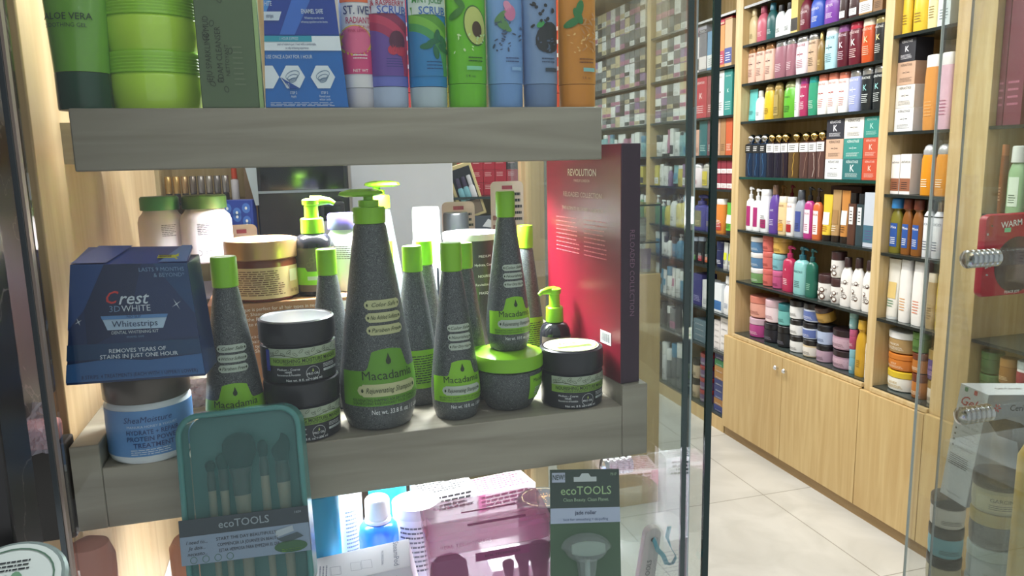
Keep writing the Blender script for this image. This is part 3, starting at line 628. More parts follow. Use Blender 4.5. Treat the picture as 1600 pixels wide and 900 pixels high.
row(1.259, [
 ('bot', 1387, 1406, 310, ('#7a7420', '#2a80c8', '#2050a8', '#ffffff'), 'Mixa', 'olive oil bottle with sky blue cap', None, (('capr', .8), ('neck', .82))), ('bot', 1407, 1422.5, 311, ('#8a5018', '#6a3020', '#2050a8', '#ffffff'), 'Mixa', 'left of two brown oil bottles', None, (('capr', .8), ('neck', .82))),
 ('bot', 1423, 1439, 312, ('#8a5018', '#6a3020', '#2050a8', '#ffffff'), 'Mixa', 'right of two brown oil bottles', None, (('capr', .8), ('neck', .82))),
 ('can', 1439.5, 1453.5, 312, ('#dfe4e8', '#b0b0b8', None, '#304868'), 'COCHO', 'left of two white spray cans'), ('can', 1454, 1470, 312, ('#dfe4e8', '#b09878', None, '#304868'), 'COCO', 'right of two white spray cans'), ('slim', 1470.5, 1480, 320, ('#5a3a80', '#503070', None, '#e8e0f8'), 'B', 'purple bottle beside the cans')], 'in the narrow bay', 'products on the narrow bay fourth shelf')
row(.965, [
 ('tube', 1382, 1401, 405, ('#e9e6dc', '#dfe2e0', '#e8c878', '#208050'), '', 'tapered white tube with green band', None, (('caph', .05),)), ('slim', 1403, 1421, 406, ('#eceae6', '#dfe0e0', None, '#e09020'), '', 'left of two white bottles with orange sides'), ('slim', 1423, 1443, 409, ('#eceae6', '#dfe0e0', None, '#e06020'), '', 'right of two white bottles with orange sides'),
 ('slim', 1446, 1460, 427, ('#b89c68', '#e8dcc0', None, '#806030'), '', 'tan bottle'), ('slim', 1461, 1472, 430, ('#d8b838', '#d8b838', None, '#303060'), '', 'yellow bottle')], 'in the narrow bay above the jars', 'products on the narrow bay fifth shelf')
row(.651, [
 ('jar', 1375, 1417, 518, ('#b08c54', '#e8eaea', None, '#f0ece0'), 'MANGA', 'tan jar with white lid', 551.5), ('jar', 1374, 1416, 552.5, ('#d87820', '#d87820', None, '#fff0d0'), 'GOLD', 'orange mask jar', 578), ('jar', 1372.5, 1415, 579, ('#eceae0', '#e2c020', None, '#c8a010'), 'NOVEX', 'white mask jar with yellow lid'),
 ('jar', 1418, 1440, 519, ('#4e7a34', '#558438', None, '#203818'), '', 'green jar on amber jars', 551), ('jar', 1417, 1441, 552, ('#b86a20', '#6a2c14', None, '#fff0d0'), '', 'upper amber jar', 583), ('jar', 1416, 1440, 584, ('#b86a20', '#6a2c14', None, '#fff0d0'), '', 'lower amber jar'),
 ('jar', 1442, 1480, 549, ('#4a3a88', '#c8a860', None, '#d0a0d0'), 'OZZ', 'purple jar with gold lid', 597, (('capm', .8),)), ('jar', 1441.5, 1479, 598, ('#d8d0c0', '#c8a860', None, '#504030'), '', 'cream jar with gold lid', None, (('capm', .8),)),
], 'in the narrow bay', 'jars at the foot of the narrow bay')
# bay behind the right-hand glass
for i, (x0, x1, yt, yb, nm) in enumerate([(1484, 1516, 556, 588, 'upper dark green jar next to the pillar'), (1482, 1514, 589, 621, 'lower dark green jar next to the pillar'), (1518, 1552, 549, 583, 'upper dark green jar, second column'), (1516, 1550, 584, 618, 'lower dark green jar, second column')]):
    row(.64, [('jar', x0, x1, yt, ('#466a3c', '#4c7440', None, '#20381c'), '', nm, yb)], 'behind the right glass pane', 'dark green jars behind the right glass pane')
row(.64, [('jar', 1553, 1578, 560, ('#9a6428', '#b07c3c', None, '#f0d0a0'), '', 'amber screw-top jar behind the white carton', 600), ('jar', 1580, 1606, 565, ('#e8e4e4', '#b8c4c8', '#9a2030', '#9a2030'), '', 'white jar with red band', 604)], 'at the right edge of the picture', 'jars behind the right glass pane')
row(1.46, [('slim', 1561, 1569, 226, ('#8a4a24', '#b06a3c', None, '#e0b080'), '', 'slender copper bottle'), ('bot', 1572, 1599, 228, ('#93bd8c', '#e4eae6', '#d4e8d4', '#305840'), '', 'pale green bottle with white cap', None, (('capr', .75), ('neck', .76)))], 'behind the right glass pane', 'bottles behind the right glass pane')
row(1.78, [('box', 1560, 1582, -30, ('#6a1c3a', None, None, '#a05070'), '', 'tall maroon gift box, left one'), ('box', 1583, 1612, -38, ('#741e3e', None, None, '#b86080'), '', 'tall maroon gift box, right one')], 'behind the right glass pane', 'maroon gift boxes behind the right glass pane')

# ============================================================ STOCK ON THE FLOOR-LENGTH BAY
T1 = 'of the floor-length bay'
row(2.203, [('box', 1080, 1092, 60, ('#d8d4d8', None, '#303038', '#303038'), '', 'grey and black dye carton left of the door edge'), ('box', 1092.5, 1104, 52, ('#6a6a74', None, '#d8d0d0', '#e0e0e0'), '', 'dark hair dye carton beside the door edge'), ('box', 1105, 1121, 48, ('#4a8ab8', None, '#d8dce0', '#203040'), '', 'blue and white dye carton'), ('box', 1121.5, 1132, 40, ('#d88a3c', None, '#b83050', '#ffffff'), '', 'orange and red dye carton'), ('box', 1132.5, 1144, 30, ('#c8a87a', None, '#3a4a9a', '#ffffff'), '', 'beige and blue dye carton')], 'on the long bay top shelf', 'hair dye cartons on the floor-length bay top shelf')
row(2.203, [('box', 1120, 1132, 20, ('#d0304c', None, '#e8a080', '#ffffff'), '', 'red carton stacked on an orange dye carton', 39.5), ('box', 1132.5, 1144, 12, ('#c8203c', None, '#e8c080', '#ffffff'), '', 'red carton stacked on a beige dye carton', 29.5), ('box', 1080, 1092, 22, ('#a88a9c', None, '#403848', '#ffffff'), '', 'mauve carton stacked on the grey dye carton', 59.5), ('box', 1092.5, 1104, 18, ('#9a9aa8', None, '#404048', '#ffffff'), '', 'silver carton stacked on the dark dye carton', 51.5)], '', 'hair dye cartons on the floor-length bay top shelf')
row(1.924, [('slim', 1078.5, 1085, 125, ('#b08448', '#a87838', None, '#604020'), '', 'copper bottle left of the red pouch'), ('box', 1086, 1104, 121, ('#c02438', 'K', None, '#ffe0e0'), KT, 'red carton with white letter'), ('box', 1105, 1116, 118, ('#9a3040', None, None, '#ffe0e0'), '', 'dark red carton behind the door edge'), ('box', 1117, 1131, 109, ('#e4e6e4', None, None, '#505050'), KT, 'white carton'), ('box', 1131.5, 1144, 105, ('#1f8a84', 'K', None, '#c0e8e0'), KT, 'teal carton')], 'on the second shelf '+T1, 'cartons on the floor-length bay second shelf')
row(1.693, [('box', 1078.5, 1085.5, 206, ('#1f7a74', None, None, '#c0e8e0'), '', 'narrow teal carton'), ('box', 1086, 1092, 203, ('#d8a48c', None, None, '#704030'), '', 'narrow peach carton'), ('box', 1092.5, 1104.5, 189, ('#2a6a70', None, None, '#c0e8e0'), '', 'wide petrol carton'), ('box', 1105, 1116, 186, ('#7a4a54', None, None, '#c0e8e0'), '', 'plum carton'), ('box', 1117, 1125, 184, ('#c0987c', None, None, '#604030'), '', 'beige carton'), ('box', 1125.5, 1133.5, 183, ('#a87848', None, None, '#604030'), '', 'tan carton'), ('box', 1134, 1144, 182, ('#cc5424', 'K', None, '#ffe0d0'), '', 'orange carton')], 'on the third shelf '+T1, 'cartons on the floor-length bay third shelf')
row(1.492, [('dome', 1079, 1092, 255, ('#ece0e6', '#e8e8ea', None, '#c03060'), '', 'oval white bottle with pink print'), ('dome', 1092.5, 1108, 254, ('#b8b8a8', '#c0c0b8', '#d8c840', '#606040'), '', 'oval grey bottle with yellow print')], 'on the fourth shelf '+T1, 'bottles on the floor-length bay fourth shelf')
for c, x in enumerate((1117, 1126, 1135)):
    for q in (0, 1):
        row(1.492, [('box', x, x+8.6, 251+q*22, ('#8c2034', None, '#e8e4e4', '#8c2034'), '', f'small red and white carton, {("upper", "lower")[q]} tier, {("left", "middle", "right")[c]} column,', 272.5 if q == 0 else None)], 'on the fourth shelf', 'small red cartons on the floor-length bay')
row(1.221, [('pump', 1080, 1100, 305, ('#4a4a98', '#4a4a90', '#7a7a60', '#d0c890'), '', 'indigo pump bottle'), ('pump', 1100.5, 1112, 306, ('#44448e', '#404088', None, '#d0c890'), '', 'second indigo pump bottle, partly hidden,'), ('slim', 1115.5, 1129, 311, ('#e0802c', '#e8e4e0', '#b83830', '#ffffff'), '', 'orange and white bottle'), ('tube', 1129.5, 1142, 317, ('#58b838', '#303030', '#e8ece8', '#205020'), '', 'green and white tube')], 'on the fifth shelf '+T1, 'bottles on the floor-length bay fifth shelf')
row(1.008, [('slim', 1079, 1088, 370, ('#1c1c1e', '#b0c0d8', '#408838', '#ffffff'), '', 'black and green bottle'), ('slim', 1088.5, 1098, 370, ('#1c1c1e', '#b0c0d8', '#b83040', '#ffffff'), '', 'black and red bottle'), ('slim', 1098.5, 1110, 372, ('#2a3a34', '#203028', '#d86030', '#ffffff'), '', 'black and orange bottle'), ('jar', 1115, 1127, 377, ('#20285a', '#1c2450', None, '#e8ecff'), '', 'navy tub'), ('tube', 1127.5, 1134.5, 379, ('#c8ccc8', '#b8b8b8', '#d8e020', '#404040'), '', 'left grey and yellow tube'), ('tube', 1135, 1142, 381, ('#c8ccc8', '#b8b8b8', '#d8e020', '#404040'), '', 'right grey and yellow tube')], 'on the sixth shelf '+T1, 'products on the floor-length bay sixth shelf')
row(.731, [('box', 1082, 1096, 428, ('#2c2c78', None, None, '#c0c0f0'), '', 'indigo carton'), ('box', 1097, 1108, 438, ('#d8dce0', None, None, '#405060'), '', 'white carton beside the door edge'), ('box', 1115, 1127, 443, ('#dce4ea', None, '#2a6ab0', '#2a5a90'), '', 'white and blue pack'), ('bot', 1127.5, 1142, 431, ('#eceef0', '#e4e8ea', None, '#5070a0'), '', 'white powder bottle', None, (('capr', .62),))], 'on the seventh shelf '+T1, 'products on the floor-length bay seventh shelf')
def stack(xs, yts, cols, zshelf, desc, where, group, kind='box', xcap=None):
    n = len(yts)-1; X = XW+.03
    a = hit(xs[0], yts[0]+20, 0, X).y; b = hit(xs[1], yts[0]+20, 0, X).y
    zt = [hit((xs[0]+xs[1])/2, v, 0, X).z for v in yts]; top = zt[0]; hh = (top-zshelf)/n
    nm = {2: ('top', 'bottom'), 3: ('top', 'middle', 'bottom'), 4: ('topmost', 'second from top', 'third from top', 'lowest')}
    for i in range(n):
        if n in nm: pos = nm[n][i]
        else: pos = ('topmost', 'second from top', 'third from top', 'fourth from top', 'fifth from top', 'sixth from top', 'seventh from top', 'eighth from top', 'lowest')[i if i < n-1 else 8]
        col, cn = cols[i % len(cols)]
        product(kind, f'{cn} {desc}, {pos} of its stack{where}', b, a, zshelf+hh*(n-1-i), hh-.0008, (col, xcap or col, None, '#d8dce0' if sum(lin(col)[:3]) < .9 else '#404040'), '', group=group)
stack((1115.5, 1125), [500, 509, 518, 527, 536, 545], [('#dcd8d8', 'white')], .493, 'small carton', ' left of another white stack', 'small white cartons near the floor')
stack((1125.5, 1139), [496, 507, 518, 529, 540, 553], [('#e4e2e2', 'white')], .493, 'small carton', ' next to the pillar', 'small white cartons near the floor')
stack((1083, 1103), [500, 510, 520, 530, 540], [('#5a7684', 'slate blue')], .493, 'flat carton', ' left of the door edge', 'slate blue cartons')
stack((1116.5, 1132), [552, 563, 574, 585, 597, 608, 620, 632, 644, 655], [('#232c60', 'navy'), ('#2a7a44', 'green'), ('#a87838', 'tan'), ('#a87838', 'tan'), ('#28346e', 'navy'), ('#28346e', 'navy'), ('#2c3a78', 'navy'), ('#a06c30', 'brown'), ('#2c3a80', 'navy')], .093, 'flat carton', ' on the lowest shelf', 'flat cartons on the lowest shelf')
stack((1133, 1141), [594, 607, 622, 637, 653], [('#9cb0cc', 'pale blue')], .093, 'jar', ' beside the pillar foot', 'pale blue jars by the pillar foot', 'jar', '#15161c')
stack((1089, 1103), [552, 574, 596, 618, 640], [('#6a4a7a', 'purple'), ('#644878', 'purple')], .093, 'tub', ' left of the door edge', 'purple tubs', 'jar', '#a82c30')
stack((1079, 1088), [560, 590, 618], [('#b8a888', 'cream')], .093, 'jar', ' beside the purple tubs', 'cream jars', 'jar', '#2a2420')
# ------------------------------------------------------------ far stock seen through the panes
PAL = [('#e4e6e4', 'white'), ('#d8dadc', 'pale grey'), ('#c8b890', 'beige'), ('#4a8ab0', 'blue'), ('#5a9a6a', 'green'), ('#b86a90', 'pink'), ('#303438', 'black'), ('#8a6a9a', 'mauve'), ('#d0c050', 'yellow'), ('#7ab0b8', 'aqua'), ('#a84048', 'red'), ('#6a7074', 'grey')]
ORD = ['leftmost', 'second', 'third', 'fourth', 'fifth', 'sixth', 'seventh', 'eighth', 'ninth', 'tenth', 'eleventh', 'twelfth', 'thirteenth', 'fourteenth', 'fifteenth', 'sixteenth', 'seventeenth', 'eighteenth', 'nineteenth', 'twentieth']
SH = {2.5: 'uppermost', 2.203: 'top', 1.924: 'second', 1.693: 'third', 1.492: 'fourth', 1.221: 'fifth', 1.008: 'sixth', .731: 'seventh', .493: 'eighth', .093: 'lowest'}
def fill(y0, y1, z, zn, kinds, pal, bayname, seed, wr=(.05, .085)):
    r = random.Random(seed); y = y1; i = 0
    while y > y0+wr[0] and i < 20:
        wd = r.uniform(*wr); b = max(y0, y-wd); k = r.choice(kinds); c, cn = PAL[r.choice(pal)]; h = (zn-z)*r.uniform(.6, .82)
        cap = PAL[r.choice([0, 0, 6, 3])][0]; ac = PAL[r.choice([0, 3, 5, 6])][0] if k in ('box', 'tube') else None
        product(k, f'{cn} {KIND[k][2]}, {ORD[i]} from the left on the {SH[z]} shelf of the {bayname}', b+.003, y, z, h, (c, cap if k != 'box' else None, ac, '#404448'), '', group=f'products on the {SH[z]} shelf of the {bayname}')
        y = b-.002; i += 1
zz = ZC
for bay, nm, sd in (((4.485, 4.96), 'floor-length bay', 1), ((5.06, 6.53), 'farthest bay', 50)):
    for i, z in enumerate(zz):
        if nm == 'farthest bay' and z < 1.0: continue
        zn = (zz+[2.86])[i+1]
        if z in (2.5, 2.203, 1.924):
            # dye cartons in tiers
            n = 3; hh = (zn-z-.03)/n
            cols = [1, 11, 11, 7, 2, 6, 0, 11]; r = random.Random(sd+i)
            nb = int((bay[1]-bay[0])/.088)
            for a in range(nb):
                for t in range(n):
                    y1 = bay[1]-a*.088; c, cn = PAL[r.choice(cols)]
                    product('box', f'{cn} dye carton, {ORD[a]} column, {("bottom", "middle", "top")[t]} tier, {SH[z]} shelf, {nm}', y1-.084, y1, z+t*hh, hh-.001, (c, None, PAL[r.choice([5, 6, 0, 2])][0], '#505458'), '', group=f'dye cartons on the {SH[z]} shelf of the {nm}')
        else:
            kinds = {1.693: ['jar', 'box', 'tube', 'slim'], 1.492: ['tube', 'bot', 'slim', 'box'], 1.221: ['bot', 'jar', 'pump'], 1.008: ['pump', 'jar', 'bot'], .731: ['tube', 'bot', 'jar'], .493: ['jar', 'box'], .093: ['jar', 'box']}[z]
            pal = {1.693: [0, 1, 5, 9, 0], 1.492: [4, 0, 8, 9, 7], 1.221: [0, 4, 1, 8], 1.008: [3, 9, 0, 3], .731: [0, 3, 7, 1], .493: [6, 11, 6], .093: [6, 11, 1]}[z]
            fill(bay[0], bay[1], z, zn, kinds, pal, nm, sd+i*3)

# ============================================================ DISPLAY SHELVES
r = root('display_shelf', 'thick grey-brown wooden shelf at the top carrying tubes and green jars', 'shelf', (0, 0, 0))
G().box(-.194, .337, .80, 1.20, 1.697, 1.755, WOODS).build('plank', r, bevel=.0015)
G().box(-.2399, -.1945, .95, 1.10, 1.705, 1.75, WOODS).build('wall_bracket', r)
r = root('display_shelf', 'thick wooden shelf with raised end rails carrying the black and green bottles', 'shelf', (0, 0, 0))
G().box(-.2015, .3625, .80, 1.20, 1.341, 1.405, WOODS).build('plank', r, bevel=.0012)
G().box(-.2285, -.2017, .7995, 1.20, 1.341, 1.430, WOODS).build('end_rail', r, bevel=.0012)
G().box(.3627, .3955, .7995, 1.20, 1.341, 1.430, WOODS).build('end_rail', r, bevel=.0012)
ZS, ZU, ZL = 1.4052, 1.7552, 1.0502
LIME = M('#86c41c', .32); LIMED = M('#5f9a1a', .35); PLATE = M('#b9c4b4', .4); PLATEY = M('#c0c290', .4); INKG = M('#22330c', .5)
SILV = M('#aab69e', .4); BODYB = M('#1c1f27', .3); GRNB = M('#7fa63c', .4)
# ------------------------------------------------------------ tapered shampoo bottles
def drop(g, mp, x, y, s, m):
    g.poly(mp, [(x, y+s), (x+s*.18, y+s*.45), (x+s*.36, y), (x+s*.28, y-s*.34), (x, y-s*.5), (x-s*.28, y-s*.34), (x-s*.34, y), (x-s*.12, y+s*.5)], m)
def plate(g, mp, mq, x, y, w, h, m, txt):
    def hh(u):
        a = abs(u-x)/(w/2); return h/2 if a < .86 else h/2*.74 if a < .93 else h/2*.6*math.sqrt(max(.02, 1-((a-.93)/.07)**2))
    g.patch(mp, x-w/2, x+w/2, lambda u: y-hh(u), lambda u: y+hh(u), m, 44, 1)
    for s in (-1, 1): g.disc(mq, x+s*w*.42, y, h*.1, h*.17, INKG, 6)
    g.text(mq, txt, x, y, h*.62, INKG, maxw=w*.74, shear=.35)
def mac(label, x, y, H, Rb, rz=.2, z=ZS, pump=False, front=True, capk=.155, cut=None, liters='Net wt. 10 fl. oz. / 300 ml', plates=('Color Safe', 'Nourishing', 'For Dry Hair'), yellow=False, group='tapered charcoal shampoo bottles'):
    r = root('shampoo_bottle', label, 'bottle', (x, y, z), rz, group)
    nr = .41*Rb/.029*.029
    top = (.845 if not pump else .86)*H
    pr = [(.001, 0), (.76*Rb, 0), (.84*Rb, .008*H), (.95*Rb, .06*H), (Rb, .14*H), (.985*Rb, .2*H), (.92*Rb, .29*H), (.81*Rb, .42*H), (.625*Rb, .62*H), (nr*1.02, top-.004), (nr*.9, top)]
    fine = []
    for (r0, z0), (r1, z1) in zip(pr, pr[1:]):
        for k in range(3 if z1-z0 > .1*H else 1): fine.append((r0+(r1-r0)*k/(3 if z1-z0 > .1*H else 1), z0+(z1-z0)*k/(3 if z1-z0 > .1*H else 1)))
    fine.append(pr[-1])
    G().lathe(fine, SPECK, 40).build('body', r)
    if not pump:
        c = nr*1.04
        G().lathe([(c*.9, top-.001), (c, top), (c*1.01, top+.010*H/.2), (c*1.0, H-.0015), (c*.94, H)], LIME, 32).build('cap', r)
    else:
        c = nr*1.02; g = G(); h = H-top
        g.lathe([(c*.8, top-.001), (c, top), (c, top+h*.42), (c*.95, top+h*.46), (c*.62, top+h*.48), (c*.62, top+h*.66), (c*.3, top+h*.68), (c*.3, top+h*.8)], LIME, 32)
        # paddle-shaped pump head
        n = 22; rings = []
        for zz_, k in ((top+h*.78, .72), (top+h*.84, 1), (top+h*.93, .93), (top+h*1.0, .5)):
            rings.append([(-.008*H/.27+ .026*H/.27*k*math.cos(2*PI*j/n)*(1.0), .0115*H/.27*k*math.sin(2*PI*j/n), zz_+(.004 if math.cos(2*PI*j/n) > .2 else 0)*0) for j in range(n)])
        g.loft(rings, LIME); g.build('pump', r)
    if front is None: return r
    g = G(); mp = WR(pr, 1, 1, .0004); mq = WR(pr, 1, 1, .0010); mr = WR(pr, 1, 1, .0016)
    hw = Rb*1.35
    def topc(u):
        a = abs(u)/hw
        if a < .30: return .352*H-.012*H*(a/.3)**2
        if a < .42: return .34*H-.075*H*((a-.3)/.12)
        return .265*H-.01*H*(a-.42)
    if front:
        g.patch(mp, -hw, hw, .115*H, topc, LIMED if yellow else LIME, 40, 5)
        k = H/.2
        drop(g, mq, 0, .303*H, .0065*k, INKG)
        g.text(mq, 'Macadamia', 0, .243*H, .0105*k, INKG, maxw=Rb*1.55)
        plate(g, mq, mr, 0, .183*H, Rb*1.7, .0105*k, PLATEY if yellow else PLATE, 'Rejuvenating Shampoo')
        g.text(mq, 'REJUVENATING SHAMPOO FOR DRY OR DAMAGED HAIR', 0, .142*H, .0036*k, INKG, maxw=Rb*2.0)
        g.text(mq, 'SHAMPOOING RAJEUNISSANT POUR CHEVEUX SECS', 0, .127*H, .0036*k, INKG, maxw=Rb*2.0)
        g.text(mq, liters, Rb*.25, .088*H, .0058*k, WTXT, maxw=Rb*1.5)
        for i, t in enumerate(plates): plate(g, mq, mr, Rb*.02, (.532-.0515*i)*H, Rb*.98, .0078*k, PLATEY if yellow else PLATE, t)
    else:
        g.patch(mp, -hw*.8, hw*.8, .12*H, lambda u: .36*H-.02*H*(abs(u)/hw)**2, LIME, 30, 5)
        g.lines(mq, -Rb*.8, Rb*.8, .15*H, .33*H, 12, INKG, .4, seed=3)
    g.build('printed_label', r)
    return r
zt = lambda px, py, y: hit(px, py, 1, y).z
mac('charcoal shampoo bottle at the left end, its foot behind the teal brush case', -.0745, .838, zt(360, 400, .838)-ZS, .031, .1, plates=('Color Safe', 'Without Sulfates', 'Paraben Free'))
L = mac('largest charcoal shampoo bottle with lime pump head, front centre', .0795, .8475, zt(570, 295, .8475)-ZS, .043, .22, pump=True, liters='Net wt. 33.8 fl. oz. / 1 Liter', plates=('Color Safe', 'No Added Sulfates', 'Paraben Free'), yellow=True)
mac('charcoal shampoo bottle standing between the largest bottle and the green jar', .168, .839, zt(699, 379, .839)-ZS, .0285, .12)
mac('charcoal shampoo bottle raised on top of the lime-lidded jar', .2375, .853, zt(787, 299, .853)-1.4765, .0262, .12, z=1.4765)
mac('rear charcoal shampoo bottle with its back label, right behind the largest bottle', .1335, .905, zt(644, 384, .905)-ZS, .028, .1, front=False)
mac('rear charcoal bottle whose lime cap shows half behind the largest bottle', .112, 1.0, zt(619, 375, 1.0)-ZS, .026, .1, front=None)
mac('rear charcoal bottle in the middle of three lime caps beside the largest bottle', .158, .965, zt(664, 376, .965)-ZS, .026, .1, front=None)
mac('rear charcoal shampoo bottle just behind the front medium one', .1945, .897, zt(723, 379, .897)-ZS, .0275, .1, front=False)
mac('rear charcoal bottle behind the raised one, beside the pale wood post', .312, 1.02, zt(817, 352, 1.02)-ZS, .026, .1, front=False)
mac('charcoal shampoo bottle behind the two stacked black jars', .0335, .925, zt(511, 389, .925)-ZS, .028, .1, front=None)
mac('second tall charcoal bottle with pump, standing behind the largest one', .113, 1.075, zt(605, 282, 1.075)-ZS, .042, PI-.4, pump=True, front=None)
# ------------------------------------------------------------ black masque jars
def leaf_scroll(g, mp, x0, x1, y, s, m):
    n = 13
    for i in range(n):
        x = x0+(x1-x0)*(i+.5)/n; g.ring(mp, x, y+(.3*s if i % 2 else -.15*s), s*.42, s*.19, s*.055, m, 14, .75 if i % 2 else -.6)
        if i % 3 == 0: g.ring(mp, x+.2*s, y+.05*s, s*.22, s*.14, s*.05, m, 12, 1.4)
    g.add([mp(x0+(x1-x0)*k/12, y-.55*s+dy+.3*s*math.sin(k*.9)) for k in range(13) for dy in (0, s*.08)], [(2*k, 2*k+2, 2*k+3, 2*k+1) for k in range(12)], m)
def masque(label, x, y, z, Rb, H, rz):
    r = root('mask_jar', label, 'jar', (x, y, z), rz, 'black moisture mask jars')
    b = .62*H; pr = [(.93*Rb, 0), (.97*Rb, .02*H), (.985*Rb, .3*H), (.985*Rb, b*.93), (.93*Rb, b*.97), (.93*Rb, b)]
    G().lathe(pr, BODYB, 40).build('body', r)
    G().lathe([(.97*Rb, b+.0002), (Rb, b+.002), (Rb*1.005, H-.005), (Rb*.985, H-.0015), (.93*Rb, H-.0002), (.9*Rb, H-.0012)], M('#222329', .3), 40).build('lid', r)
    g = G(); mp = WR(pr, 1, 1, .0004); mq = WR(pr, 1, 1, .0009); hw = Rb*1.05
    g.patch(mp, -hw, hw, .43*H, .575*H, SILV, 24, 1); g.patch(mp, -hw, hw, .30*H, .43*H, GRNB, 24, 1)
    g.box(0, 0, 0, 0, 0, 0, SILV) if 0 else None
    leaf_scroll(g, mq, -hw*.95, hw*.95, .50*H, .008*H/.078, M('#39412a', .5))
    g.text(mq, 'NOURISHING MOISTURE MASQUE', 0, .375*H, .0068*H/.078, M('#1c2a0c', .5), maxw=hw*1.7, bold=.00012)
    g.text(mq, 'MASQUE HYDRATANT NOURRISSANT', 0, .325*H, .0034*H/.078, M('#1c2a0c', .5), maxw=hw*1.2)
    g.ring(mq, .12*Rb, .16*H, .0085*H/.078, .0085*H/.078, .0003, WTXT, 26); drop(g, mq, .12*Rb, .195*H, .0028, M('#a8b860', .4))
    g.text(mq, 'PRO OIL', .12*Rb, .145*H, .0034, WTXT)
    for i, t in enumerate(('Medium - Coarse', 'HAIR', 'Reconstruct & Revitalize')): g.text(mq, t, -.5*Rb, (.24-.045*i)*H, .0034, WTXT, maxw=Rb*.6)
    g.patch(mq, .42*Rb, .95*Rb, .15*H, .19*H, M('#c8d0d0', .5), 4, 1); g.text(WR(pr, 1, 1, .0014), 'FOR HER SKIN' if 0 else 'COLOR SAFE', .68*Rb, .17*H, .0028, INK, maxw=Rb*.45)
    g.lines(mq, .42*Rb, .9*Rb, .21*H, .28*H, 3, WTXT, .3); g.text(mq, 'Net wt. 8 fl. oz. / 236 ml', -.1*Rb, .06*H, .0038, WTXT)
    g.build('printed_label', r); return r
masque('lower of the two stacked black mask jars left of the largest bottle', -.0045, .841, ZS, .0405, .0655, .25)
u = masque('upper of the two stacked black mask jars, bright light on its lid', -.0055, .841, ZS+.0659, .0405, .0665, .22)
g = G(); g.patch(WR([(.0403, 0), (.0403, .08)], 1, 1, .0009), -.046, -.041, .014, .037, M('#2c3ca0', .4), 2, 1).build('barcode_sticker', u)
j = masque('single black mask jar with cream printed lid, in front of the red box', .3135, .842, ZS, .0385, .070, .05)
g = G(); mt = TOP(.070, .0001); g.disc(mt, 0, 0, .0335, .0335, M('#d8d8bc', .5), 36); mt = TOP(.070, .0006)
g.ring(mt, 0, 0, .0315, .0315, .0012, M('#8fae4a', .5), 36); g.patch(mt, -.022, .022, -.014, -.006, M('#8fae4a', .5), 2, 1)
g.text(TOP(.070, .001), 'NOURISHING MASQUE', 0, -.010, .004, INK, maxw=.04); g.lines(mt, -.015, .015, .0, .016, 4, M('#6a6a50', .5), .4); g.build('lid_label', j)
# lime lidded bowl jar
r = root('mask_jar', 'rounded charcoal jar with lime green lid carrying a shampoo bottle', 'jar', (.236, .852, ZS), .1)
pr = [(.024, 0), (.027, .002), (.034, .014), (.0395, .028), (.0405, .040), (.0405, .048), (.038, .0495)]
G().lathe(pr, SPECK, 40).build('body', r)
G().lathe([(.040, .0498), (.0425, .051), (.0428, .062), (.041, .0665), (.034, .0695), (.02, .0708), (.001, .071)], LIME, 40).build('lid', r)
g = G(); mq = WR(pr, 1, 1, .0006); g.patch(mq, .012, .05, .014, .044, LIME, 10, 4); g.text(WR(pr, 1, 1, .0012), 'Macadamia', .030, .038, .0065, INKG, maxw=.026); g.lines(WR(pr, 1, 1, .0012), .020, .04, .018, .03, 4, PLATE, .5); g.build('printed_label', r)
# small oil bottles with pump
def oil(label, x, y, z, rb, H, rz, side):
    r = root('oil_bottle', label, 'bottle', (x, y, z), rz, 'dark oil bottles with lime pumps')
    pr = [(.9*rb, 0), (rb, .02*H), (rb, .5*H), (.96*rb, .56*H), (.8*rb, .61*H), (.5*rb, .64*H)]
    G().lathe(pr, M('#1c1c20', .12), 32).build('body', r)
    g = G(); g.lathe([(.56*rb, .64*H), (.58*rb, .645*H), (.56*rb, .79*H), (.5*rb, .8*H), (.36*rb, .80*H), (.34*rb, .93*H), (.42*rb, .94*H), (.44*rb, .985*H), (.3*rb, H)], LIME, 28)
    g.tube([(0, 0, .965*H), (side*.5*rb, 0, .975*H), (side*.95*rb, 0, .965*H), (side*1.15*rb, 0, .94*H)], [.3*rb, .24*rb, .16*rb, .12*rb], LIME, 10); g.build('pump', r)
    g = G(); mp = WR(pr, 1, 1, .0004); hw = rb*1.5
    g.patch(mp, -hw, hw, .05*H, .50*H, M('#5a4f44', .5), 20, 3); mq = WR(pr, 1, 1, .0009)
    g.patch(mq, -hw, hw, .12*H, lambda u: .26*H if abs(u) < .35*hw else .42*H if u > 0 else .30*H, LIME, 30, 3)
    mr = WR(pr, 1, 1, .0014); g.lines(mr, 0, hw*.8, .30*H, .38*H, 3, INKG, .4); g.patch(mr, -.5*rb, .5*rb, .17*H, .21*H, PLATE, 6, 1)
    for i in range(6): g.ring(mq, (-.4+.16*i)*rb, (.33+.05*(i % 3))*H, .12*rb, .12*rb, .0003, M('#8a7c66', .5), 12)
    g.build('printed_label', r); return r
BT = 1.533
oil('small dark oil bottle with lime pump, behind the cream-lidded jar', .3235, .93, ZS, .0205, zt(868, 449, .93)-ZS, .2, -1)
oil('small dark oil bottle with lime pump, standing on the brown carton', hit(491, 400, 1, 1.005).x, 1.005, BT, .0255, zt(491, 310, 1.005)-BT, .1, 1)
